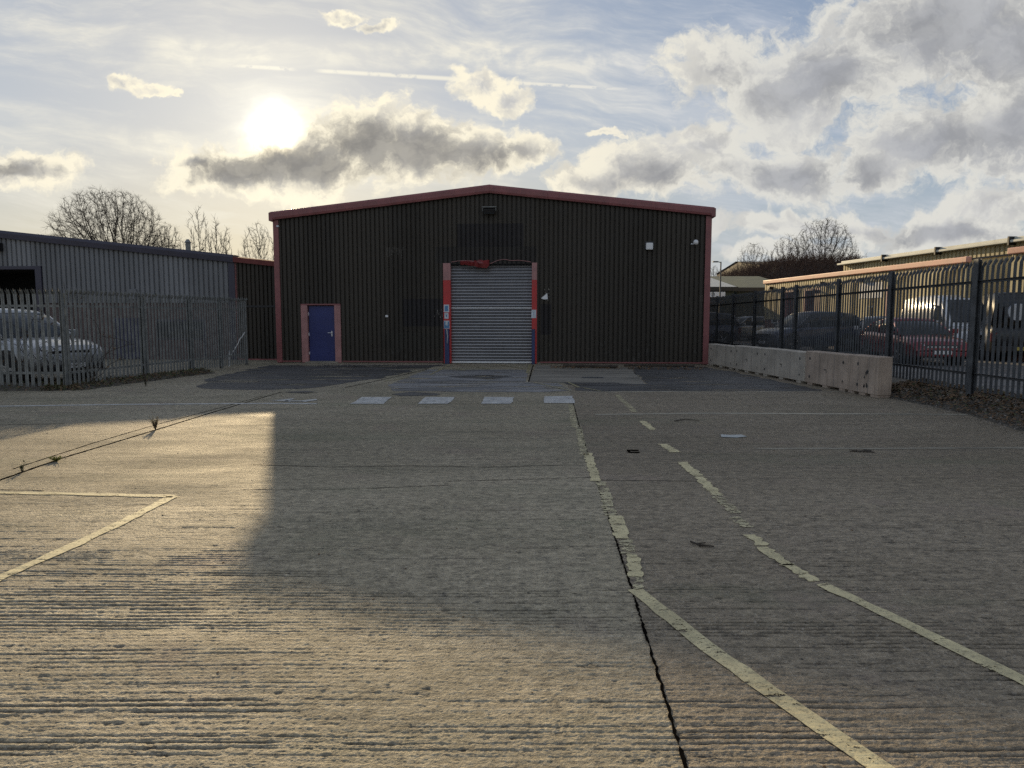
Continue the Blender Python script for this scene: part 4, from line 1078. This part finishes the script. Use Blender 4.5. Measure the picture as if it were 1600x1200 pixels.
bt(1178, 378, 85, 66, 1700, 31, 'small bare round tree between lamp post and tall bare clump', tip=.011, twigs=3)
bt(1288, 340, 88, 112, 4500, 32, 'tallest bare tree of the clump behind the tan unit', tip=.011, twigs=3, mats=(M['bark'], M['twig']))
bt(1232, 366, 90, 70, 2500, 33, 'reddish bare tree left of the tallest one in the clump', tip=.011, twigs=3, mats=(M['bark'], M['twig_red']))
bt(1116, 414, 95, 36, 900, 34, 'bare tree low against the right corner of the warehouse', tip=.011, twigs=3)

# brush-covered bank: low bare scrub, uncountable
bank = MB(); rows = []
for i in range(41):
    px = 1128 + i * 6; top = 437 - 27 * min(1, max(0, (px - 1135) / 100)) ** .8; r_ = []
    for j, yy in enumerate((62, 66, 70, 74, 84)):
        z = (at(px, top, 74).z) * (0, .45, .8, 1, .9)[j]; x_ = at(px, top, 74).x * (yy / 74)
        r_.append((x_, yy, z + rnd.uniform(-.15, .15)))
    rows.append(r_)
bank.loft(rows, close=False); tag(bank.build('hill', M['earth'], smooth=True), kind='structure')
m = MB(); rr = random.Random(77)
for i in range(5200):
    px = rr.uniform(1128, 1345); top = 437 - 27 * min(1, max(0, (px - 1135) / 100)) ** .8
    f = rr.random(); yy = 62 + 12 * f; z = at(px, top, 74).z * math.sin(f * PI / 2) * .98; x_ = at(px, top, 74).x * (yy / 74)
    b = Vector((x_, yy, z)); l = rr.uniform(.4, 1.3); t = Vector((rr.uniform(-.7, .7), rr.uniform(-.7, .7), 1)).normalized() * l
    m.tube(b, b + t, .022, .006, 3, cap=False)
    for k in range(2):
        c_ = b + t * rr.uniform(.3, .9); m.tube(c_, c_ + Vector((rr.uniform(-1, 1), rr.uniform(-1, 1), rr.uniform(0, 1))) * .4, .012, .004, 3, cap=False)
tag(m.build('scrub', M['twig_red']), kind='stuff')

# bramble on the left fence
br = empty('bramble', (at(75, 560, 16.3).x, 16.3, 0), 0, 'thin bare bramble climbing behind the left palisade fence', 'bush'); m = MB(); rr = random.Random(9); lf = MB()
for i in range(26):
    p = Vector((rr.uniform(-.9, 1.1), rr.uniform(-.25, .1), 0)); d = Vector((rr.uniform(-.4, .4), rr.uniform(-.05, .05), 1))
    n = rr.randrange(8, 19)
    for k in range(n):
        d = (d + Vector((rr.uniform(-.5, .5), rr.uniform(-.12, .12), rr.uniform(-.35, .22)))).normalized(); q = p + d * .15
        m.tube(p, q, .0065, .0055, 4, cap=False)
        if rr.random() < .5: t = Vector((rr.uniform(-1, 1), rr.uniform(-.3, .3), rr.uniform(-.4, .6))) * .22; m.tube(q, q + t, .004, .002, 3, cap=False)
        if rr.random() < .12: w = Vector((.03, 0, .02)); lf.poly([q, q + w, q + w * 1.6 + Vector((0, 0, .03)), q + Vector((0, 0, .035))])
        p = q
m.build('stem', M['twig'], br); lf.build('leaves', M['leaf'], br)

# ============================================================ RIGHT-HAND UNITS
M['clad_tan'] = cladding_mat('tan_cladding', (0.52, 0.44, 0.25), grime=0.0)
M['trim_pink'] = simple('faded_pink_red_gutter', (0.66, 0.33, 0.25), 0.5, .2, 2, streak=.4, dirt=(.6, .45, .35))  # pinkish red base colour with paler streaks
M['gutter_white'] = simple('grey_white_gutter', (0.6, 0.6, 0.52), 0.5, .12, 2)
def side_unit(A, B, h, depth, label, door_px, brick=1.35, trimmat='trim_pink', roofmat='roof_grey'):
    """long shed whose front runs from A (far) to B (near), face towards the yard"""
    A = Vector(A); B = Vector(B); L = (B - A).length; a = math.atan2((B - A).y, (B - A).x)
    r = empty('industrial_unit', (A.x, A.y, .10), a, label, 'building')
    # local x: along front toward the camera, local y: away from the yard (+y = left of travel)
    def s_of(px):
        k = (px - 800) / FOC; d = B - A; t = (k * A.y - A.x) / (d.x - k * d.y); return t * L
    ops = [(s_of(p), s_of(q), -1, z) for (p, q, z) in door_px]
    m = MB(); corrugated(m, 0, L, lambda x: brick, lambda x: h - .1, ops, pitch=.25, y=0); o1 = m.build('front_wall', M['clad_tan'], r)
    xs_ = sorted([0] + [q for o in ops for q in o[:2]] + [L])
    for u, v in zip(xs_[::2], xs_[1::2]):
        if v > u: MB().box(u, v, 0.0, .22, -.1, brick).build('brick_wall', M['brick'], r)
    m = MB(); m.box(-.1, L + .1, -.16, .05, h - .22, h); m.build('roof_trim', M[trimmat], r, bevel=.03)
    m = MB(); m.loft([[(-.05, .05, h-.06), (-.05, depth, h+depth*.09), (-.05, depth, h+depth*.09-.08), (-.05, .05, h-.12)], [(L+.05, .05, h-.06), (L+.05, depth, h+depth*.09), (L+.05, depth, h+depth*.09-.08), (L+.05, .05, h-.12)]]); m.build('roof', M[roofmat], r)
    m = MB()
    for x_ in (0, L): m.poly([(x_, .02, -.1), (x_, depth-.1, -.1), (x_, depth-.1, h+depth*.09-.1), (x_, .02, h-.1)])
    m.quad((0, depth-.1, -.1), (L, depth-.1, -.1), (L, depth-.1, h+depth*.09-.1), (0, depth-.1, h+depth*.09-.1)); m.build('end_wall', M['clad_tan'], r)
    for (u, v, _, z) in ops:
        m = MB(); u, v = min(u, v), max(u, v); w_ = .09
        m.box(u-w_, u, -.07, .1, -.05, z+.1); m.box(v, v+w_, -.07, .1, -.05, z+.1); m.box(u, v, -.07, .1, z, z+.1); m.build('door_frame', M['red_pale'], r)
        m = MB(); m.box(u, v, .10, .16, -.05, z); d_ = m.build('door', simple('dark_red_door', (0.10, 0.022, 0.022), .45, .2, 2), r)
    return r, s_of
# normals: A far, B near => travel towards -Y, left of travel is +X (away from yard)
A1 = (15.6, 44.0); B1 = (16.9, 26.6)
u1, s1 = side_unit(A1, B1, 3.72, 2.6, 'low tan industrial unit with pink-red gutter, brick base and dark red doors', [(1226, 1245, 2.9), (1256, 1279, 2.9), (1384, 1390, 2.7)])
# windows, lights and signs on the low tan unit
d1 = (Vector(B1) - Vector(A1)); L1 = d1.length
def s_at(px): return s1(px)
for (p, q, z0_, z1_) in ((1300, 1312, 1.0, 2.0), (1340, 1352, 1.0, 2.0), (1354, 1362, 1.0, 2.0), (1205, 1214, 1.1, 2.0)):
    u, v = sorted((s_at(p), s_at(q))); m = MB(); m.box(u, v, -.03, .02, z0_, z1_); w = m.build('window_frame', M['white_plastic'], u1); m = MB(); m.box(u+.07, v-.07, -.034, -.028, z0_+.07, z1_-.07); m.build('pane', M['glass'], w)
u, v = sorted((s_at(1341), s_at(1376))); m = MB(); m.box(u, v, -.08, -.04, 2.35, 3.05); m.build('fascia_sign', M['white_plastic'], u1)
for p in (1205, 1284, 1344, 1377):
    s = s_at(p); m = MB(); m.box(s-.12, s+.12, -.30, -.06, 3.12, 3.3); m.tube((s, -.06, 3.2), (s, .0, 3.2), .03, .03, 6); m.build('wall_lamp', M['black'], u1, bevel=.02)
A2 = (18.75, 40.5); B2 = (20.35, 22.5)
u2, s2 = side_unit(A2, B2, 4.62, 14, 'taller tan unit with a pale double gutter behind the low unit', [], trimmat='gutter_white')
m = MB(); m.box(-.2, L1+.6, -.34, -.17, 4.40, 4.50); m.build('gutter', M['gutter_white'], u2, bevel=.02)
for p in (1381, 1464, 1578): s = s2(p); MB().box(s-.04, s+.04, -.38, -.02, 4.3, 4.64).build('gutter_bracket', M['black'], u2)
A3 = (17.15, 24.6); B3 = (18.2, 15.0)
u3, s3 = side_unit(A3, B3, 3.85, 6, 'nearest tan unit with pale red gutter at the right edge of the photo', [])
# distant sheds
def shed(name, px0, px1, pe, pr, Y, dep, wall, roof, label, xr=None):
    a, b = at(px0, pe, Y), at(px1, pe, Y); h = a.z; w = b.x - a.x; hr = at(px0, pr, Y + dep * .3).z
    r = empty(name, (a.x, Y, 0), 0, label, 'building')
    m = MB(); m.box(0, w, 0, dep, 0, h); m.build('wall', wall, r)
    m = MB(); m.poly([(-.2, -.2, h+.01), (w+.2, -.2, h+.01), (w+.2, dep*.5, hr), (-.2, dep*.5, hr)]); m.poly([(-.2, dep+.2, h+.01), (w+.2, dep+.2, h+.01), (w+.2, dep*.5, hr), (-.2, dep*.5, hr)])
    m.poly([(0,0,h),(0,dep,h),(0,dep*.5,hr)]); m.poly([(w,0,h),(w,dep,h),(w,dep*.5,hr)]); m.build('roof', roof, r)
    m = MB(); m.box(-.2, w+.2, -.28, -.1, h-.25, h+.03); m.build('fascia', M['black'], r)
    return r, w, h
g_dark = cladding_mat('dark_green_cladding', (0.045, 0.055, 0.042), grime=0)
pale_roof = simple('pale_sheet_roof', (0.55, 0.53, 0.46), .5, .1, 1)
s_, w_, h_ = shed('green_shed', 1075, 1147, 449, 430, 50, 14, g_dark, pale_roof, 'dark green shed with pale roof and white sign beyond the right fence')
sa, sb = at(1111, 456, 49.6), at(1133.5, 464, 49.6)
m = MB(); m.box(sa.x - s_.location.x - 1, sb.x - s_.location.x, -.34, -.30, sb.z, sa.z); sg = m.build('sign_board', M['white_plastic'], s_)
m = MB(); bx = sa.x - s_.location.x
for k in range(3):
    for j in range(8):
        a0, a1 = R(-60 + j*15), R(-45 + j*15); rr_ = .09 + k*.07; cz_ = (sa.z+sb.z)/2; cx_ = bx + .02
        m.tube((cx_+rr_*math.cos(a0), -.35, cz_+rr_*math.sin(a0)), (cx_+rr_*math.cos(a1), -.35, cz_+rr_*math.sin(a1)), .018, .018, 4)
m.build('sign_emblem', M['black'], sg)
m = MB(); m.box(bx-1, sb.x - s_.location.x, -.34, -.30, sb.z-.42, sb.z-.2); m.build('small_sign', M['galv_dark'], s_)
shed('green_shed', 1152, 1240, 450, 428, 52, 16, g_dark, simple('mossy_roof', (0.16, 0.16, 0.10), .8, .2, 1), 'darker green shed with mossy roof right of the white-signed shed')
r_, w_, h_ = shed('brown_roofed_warehouse', 1190, 1420, 414, 405, 92, 20, simple('brown_far_wall', (0.06, 0.045, 0.035), .8, .2, 1), M['roof_dark'], 'far low building with a dark brown roof behind the bare trees')

# lamp post
lp = at(1124, 500, 46); L_ = empty('street_lamp', (lp.x, 46, 0.1), 0, 'thin dark street lamp just right of the warehouse corner', 'street lamp')
zt_ = at(1124, 409, 46).z - .1
m = MB(); m.tube((0,0,0),(0,0,1.1),.09,.09,10); m.tube((0,0,1.1),(0,0,zt_),.055,.04,10); m.build('post', M['galv_dark'], L_)
m = MB(); m.tube((0,0,zt_-.04),(-.22,0,zt_),.03,.03,6); m.box(-.52,-.18,-.08,.08,zt_-.04,zt_+.04); m.build('lamp_head', M['galv_dark'], L_, bevel=.015)
# ============================================================ VEHICLES
def paint(name, c, rough=.25):
    m, t, b, P, o = newmat(name)
    n = noise(t, P, 2.0, 4, .6)
    lk(t, mixc(t, n.sm(.3, .8) * .35, c, tuple(k * .6 + .03 for k in c)), b.inputs['Base Color'])
    lk(t, n.sm(.3, .7, rough, rough + .18), b.inputs['Roughness']); b.inputs['Metallic'].default_value = .35; b.inputs['Coat Weight'].default_value = .6
    return m
KIND = {
 # body top line (x from rear to front, z), greenhouse (x, zlow, zhigh)
 'suv': dict(L=4.6, W=1.86, top=[(-2.3,.80),(-2.24,1.06),(-1.5,1.12),(.6,1.08),(1.0,1.06),(1.75,.98),(2.15,.86),(2.3,.66)],
             gh=[(-2.2,1.06,1.10),(-1.95,1.10,1.62),(-1.2,1.10,1.70),(-.1,1.08,1.72),(.45,1.06,1.62),(1.15,1.04,1.08)], wx=(-1.35,1.42), r=.36),
 'hatch': dict(L=4.2, W=1.78, top=[(-2.1,.70),(-2.05,.95),(-1.4,1.0),(.5,.97),(.9,.95),(1.6,.86),(1.98,.72),(2.1,.52)],
             gh=[(-2.05,.95,1.0),(-1.7,.97,1.40),(-1.0,.98,1.50),(-.1,.97,1.51),(.35,.96,1.42),(1.1,.93,.97)], wx=(-1.25,1.28), r=.32),
 'saloon': dict(L=4.6, W=1.80, top=[(-2.3,.70),(-2.22,.96),(-1.6,1.02),(.5,.96),(.9,.94),(1.8,.84),(2.18,.72),(2.3,.50)],
             gh=[(-1.85,1.0,1.02),(-1.25,1.0,1.36),(-.6,.98,1.44),(0,.97,1.45),(.4,.96,1.36),(1.15,.92,.96)], wx=(-1.4,1.42), r=.32),
 'van': dict(L=5.0, W=2.0, top=[(-2.5,.9),(-2.48,1.2),(-1.5,1.25),(.6,1.22),(1.3,1.20),(1.9,1.12),(2.4,.95),(2.5,.6)],
             gh=[(-2.5,1.2,2.0),(-2.4,1.2,2.25),(-1,1.22,2.33),(.5,1.22,2.30),(1.0,1.2,2.12),(1.85,1.12,1.22)], wx=(-1.55,1.65), r=.36),
}
def make_car(kind, loc, rz, paintm, label, cat, closed=False, plate='white_plastic'):
    K = KIND[kind]; W2 = K['W'] / 2; L2 = K['L'] / 2; name = {'suv': 'parked_suv', 'van': 'parked_van'}.get(kind, 'parked_car')
    root = empty(name, loc, rz, label, cat, 'vehicles parked beyond the fences')
    def topz(x):
        P_ = K['top']
        for (a, za), (b, zb) in zip(P_[:-1], P_[1:]):
            if a <= x <= b: return za + (zb - za) * (x - a) / (b - a)
        return P_[-1][1]
    rings = []; n = 26
    xs_ = sorted(set([-L2 + K['L'] * i / n for i in range(n + 1)] + [p[0] for p in K['top']]))
    for x in xs_:
        e = abs(x) / L2; nar = 1 - .16 * max(0, (e - .82) / .18) ** 2; w = W2 * nar; zt_ = topz(x); zb_ = .22 + .12 * max(0, (e - .8) / .2)
        h = [(0, zb_), (w*.85, zb_), (w*.97, zb_+.12), (w, zb_ + (zt_-zb_)*.5), (w*.97, zb_ + (zt_-zb_)*.82), (w*.90, zt_-.03), (w*.78, zt_), (0, zt_+.025)]
        rings.append([(x, -y, z) for y, z in h] + [(x, y, z) for y, z in h[::-1][1:-1]])
    m = MB(); m.loft(rings); m.build('body', paintm, root, smooth=True)
    def ghring(x, zl, zh, o=0):
        f = max(.02, (zh - zl)); w = W2 * .90; wt = w - f * (.30 if kind != 'van' else .10)
        h = [(0, zl-.02), (w+o, zl-.02), (wt+.02+o, zh-.05), (wt-.10, zh+o), (0, zh+.02+o)]
        return [(x, -y, z) for y, z in h] + [(x, y, z) for y, z in h[::-1][1:-1]]
    m = MB(); m.loft([ghring(*g) for g in K['gh']]); m.build('window_glass' if not closed else 'upper_body', M['glass'] if not closed else paintm, root, smooth=True)
    if closed:
        (xa, la, ha), (xb, lb, hb) = K['gh'][4], K['gh'][5]; wa = W2*.90 - (ha-la)*.10 - .16; wb = W2*.90 - .12
        pts = [(xb-.06, -wb, hb+.09), (xb-.06, wb, hb+.09), (xa+.04, wa, ha-.01), (xa+.04, -wa, ha-.01)]
        m = MB(); m.loft([[(p[0], p[1], p[2]) for p in pts], [(p[0]+.02, p[1], p[2]+.025) for p in pts]]); m.build('windscreen', M['glass'], root)
        for sgn in (-1, 1):
            yl, yh = sgn*(W2*.90+.006), sgn*(W2*.90-.055)
            pts = [(.35, yl, lb+.22), (1.35, yl, lb+.20), (.85, yh, 1.92), (.35, yh, 1.98)]
            m = MB(); m.loft([pts, [(p[0], p[1]+sgn*.012, p[2]) for p in pts]]); m.build('side_window', M['glass'], root)
    # roof skin and pillars in body colour
    g = K['gh'][1:-1]; m = MB(); rr_ = []
    for (x, zl, zh) in g:
        f = zh - zl; w = W2*.90 - f*(.30 if kind != 'van' else .10)
        rr_.append([(x, -w-.012, zh-.075), (x, -w+.09, zh+.012), (x, 0, zh+.034), (x, w-.09, zh+.012), (x, w+.012, zh-.075), (x, w-.02, zh-.08), (x, 0, zh-.02), (x, -w+.02, zh-.08)])
    m.loft(rr_); m.build('roof', paintm, root, smooth=True)
    for sgn in (-1, 1):
        for (i, dx_, wd) in ((0, 0, .05), (1, 0, .05), (2, .05, .04), (4, 0, .035)):
            x, zl, zh = K['gh'][min(i + 1, 4)] if i < 4 else K['gh'][4]
            if i == 4: a_ = K['gh'][5]; b_ = K['gh'][4]
            elif i == 0: a_ = K['gh'][0]; b_ = K['gh'][1]
            else: a_ = (x+dx_, zl, zl); b_ = (x+dx_, zl, zh)
            wt = W2*.90 - (b_[2]-zl)*(.30 if kind != 'van' else .10)
            MB().tube((a_[0], sgn*(W2*.90+.004), a_[1]), (b_[0], sgn*(wt+.006), b_[2]-.05), wd, wd*.8, 6).build('pillar', paintm, root, smooth=True)
    for wx in K['wx']:
        for sgn in (-1, 1):
            r = K['r']; y = sgn * (W2 - .10)
            m = MB(); m.tube((wx, sgn*(W2-.32), r+.02), (wx, sgn*(W2+.008), r+.02), r*1.17, r*1.17, 20); m.build('wheel_arch', M['black'], root)
            m = MB(); rg = []
            for (o_, q) in ((-.11, r*.86), (-.09, r*.97), (-.04, r), (.04, r), (.09, r*.97), (.115, r*.86), (.11, r*.66)):
                rg.append([(wx + q*math.cos(2*PI*k/20), sgn*(abs(y)+o_+.02), r + q*math.sin(2*PI*k/20)) for k in range(20)])
            m.loft(rg); wh_ = m.build('wheel', M['rubber'], root, smooth=False)
            m = MB(); yo = sgn*(abs(y)+.125)
            for k in range(5):
                a_ = 2*PI*k/5; A_ = Matrix.Translation((wx, yo, r)) @ Matrix.Rotation(a_, 4, 'Y'); m.box(.04, r*.64, -.012, .012, -.03, .03, A_)
            m.tube((wx, yo-.014, r), (wx, yo+.014, r), .07, .07, 10)
            ri_ = r*.66; ro_ = r*.60
            for k in range(20):
                a0, a1 = 2*PI*k/20, 2*PI*(k+1)/20
                m.quad((wx+ri_*math.cos(a0), yo+.004*sgn, r+ri_*math.sin(a0)), (wx+ri_*math.cos(a1), yo+.004*sgn, r+ri_*math.sin(a1)), (wx+ro_*math.cos(a1), yo+.004*sgn, r+ro_*math.sin(a1)), (wx+ro_*math.cos(a0), yo+.004*sgn, r+ro_*math.sin(a0)))
            m.build('rim', M['rim'], wh_)
    zf = topz(L2*.93)
    for sgn in (-1, 1):
        m = MB(); hx = L2 - .22; y0_, y1_ = sgn*W2*.55, sgn*W2*.90
        m.loft([[(hx+.17, y0_, zf-.20), (hx+.17, y0_, zf-.06), (hx+.02, y1_, zf-.03), (hx-.02, y1_, zf-.19)], [(hx+.05, y0_, zf-.22), (hx+.05, y0_, zf-.04), (hx-.20, y1_, zf-.0), (hx-.20, y1_, zf-.20)]]); m.build('headlight', M['lamp_glass'], root, bevel=.01)
        m = MB(); tx = -L2 + .03; m.box(tx-.025, tx+.10, min(sgn*W2*.70, sgn*W2*.93), max(sgn*W2*.70, sgn*W2*.93), .68, .98); m.build('tail_light', M['tail'], root, bevel=.01)
        m = MB(); mx = K['gh'][4][0] + .42; zz = K['gh'][4][1] + .06; m.box(mx-.09, mx+.05, min(sgn*(W2+.02), sgn*(W2+.20)), max(sgn*(W2+.02), sgn*(W2+.20)), zz-.06, zz+.10); m.box(mx-.02, mx+.02, min(sgn*(W2-.12), sgn*(W2+.02)), max(sgn*(W2-.12), sgn*(W2+.02)), zz-.04, zz); m.build('mirror', paintm, root, bevel=.03)
        for hx_ in (-.10, -1.05): MB().box(hx_, hx_+.16, min(sgn*(W2*.985), sgn*(W2+.015)), max(sgn*(W2*.985), sgn*(W2+.015)), .82, .85).build('door_handle', paintm, root)
    m = MB(); gx = L2 - .035
    m.box(gx-.10, gx+.015, -W2*.5, W2*.5, .52, zf-.10)
    gr = m.build('grille', M['black'], root, bevel=.015)
    m = MB()
    for k in range(3): z = .56 + k*(zf-.70)/3; m.box(gx+.012, gx+.024, -W2*.47, W2*.47, z, z+.018)
    m.build('grille_bar', M['bright_steel'], gr)
    m = MB(); m.box(L2-.12, L2+.035, -W2*.80, W2*.80, .28, .44); m.build('front_bumper', M['black'] if kind in ('suv', 'van') else paintm, root, bevel=.04)
    m = MB(); m.box(-L2-.035, -L2+.12, -W2*.82, W2*.82, .34, .54); m.build('rear_bumper', M['black'] if kind in ('suv', 'van') else paintm, root, bevel=.04)
    m = MB(); m.box(L2+.036, L2+.044, -.26, .26, .36, .47); m.build('number_plate', M[plate], root)
    m = MB(); m.box(-L2-.044, -L2-.036, -.26, .26, .40, .51); m.build('number_plate', simple('yellow_plate', (.5,.4,.08), .4, .05, 3), root)
    return root
silver = paint('silver_paint', (0.42, 0.43, 0.44)); navy = paint('navy_paint', (0.03, 0.042, 0.085)); maroon = paint('maroon_paint', (0.22, 0.022, 0.03))
white_p = paint('white_paint', (0.72, 0.73, 0.74)); blackp = paint('black_paint', (0.012, 0.013, 0.015)); grey_p = paint('pale_grey_paint', (.45, .47, .5))
def place(px, Y, z=.10): return (at(px, 500, Y).x, Y, z)
c = make_car('suv', place(12, 18.2, 0), R(-24), silver, 'silver car behind the left palisade fence, nose to the right', 'car'); c.scale = (1.06, 1.06, 1.04)
make_car('suv', place(1262, 31.5), R(196), navy, 'dark blue car side-on behind the fence, nose to the left', 'car')
make_car('saloon', place(1424, 24.0), R(-97), maroon, 'dark red saloon car facing the fence posts on the right', 'car')
make_car('van', place(1487, 27.5), R(-98), white_p, 'white van standing behind the dark red car', 'van', closed=True)
bv = make_car('van', place(1575, 25.6), R(66), blackp, 'black van seen from behind with pale round wheel cover at the right edge', 'van', closed=True)
m = MB(); m.tube((-2.53, .25, 1.65), (-2.68, .25, 1.65), .30, .28, 20); m.build('spare_wheel_cover', grey_p, bv, bevel=.02)
make_car('hatch', place(1375, 30.5), R(-110), grey_p, 'pale car mostly hidden behind the dark red saloon', 'car')
make_car('suv', place(1080, 36.5), R(180), navy, 'dark car just showing past the red corner of the warehouse', 'car')
make_car('hatch', place(1163, 46.0), R(200), grey_p, 'small grey car far off in front of the green sheds', 'car')
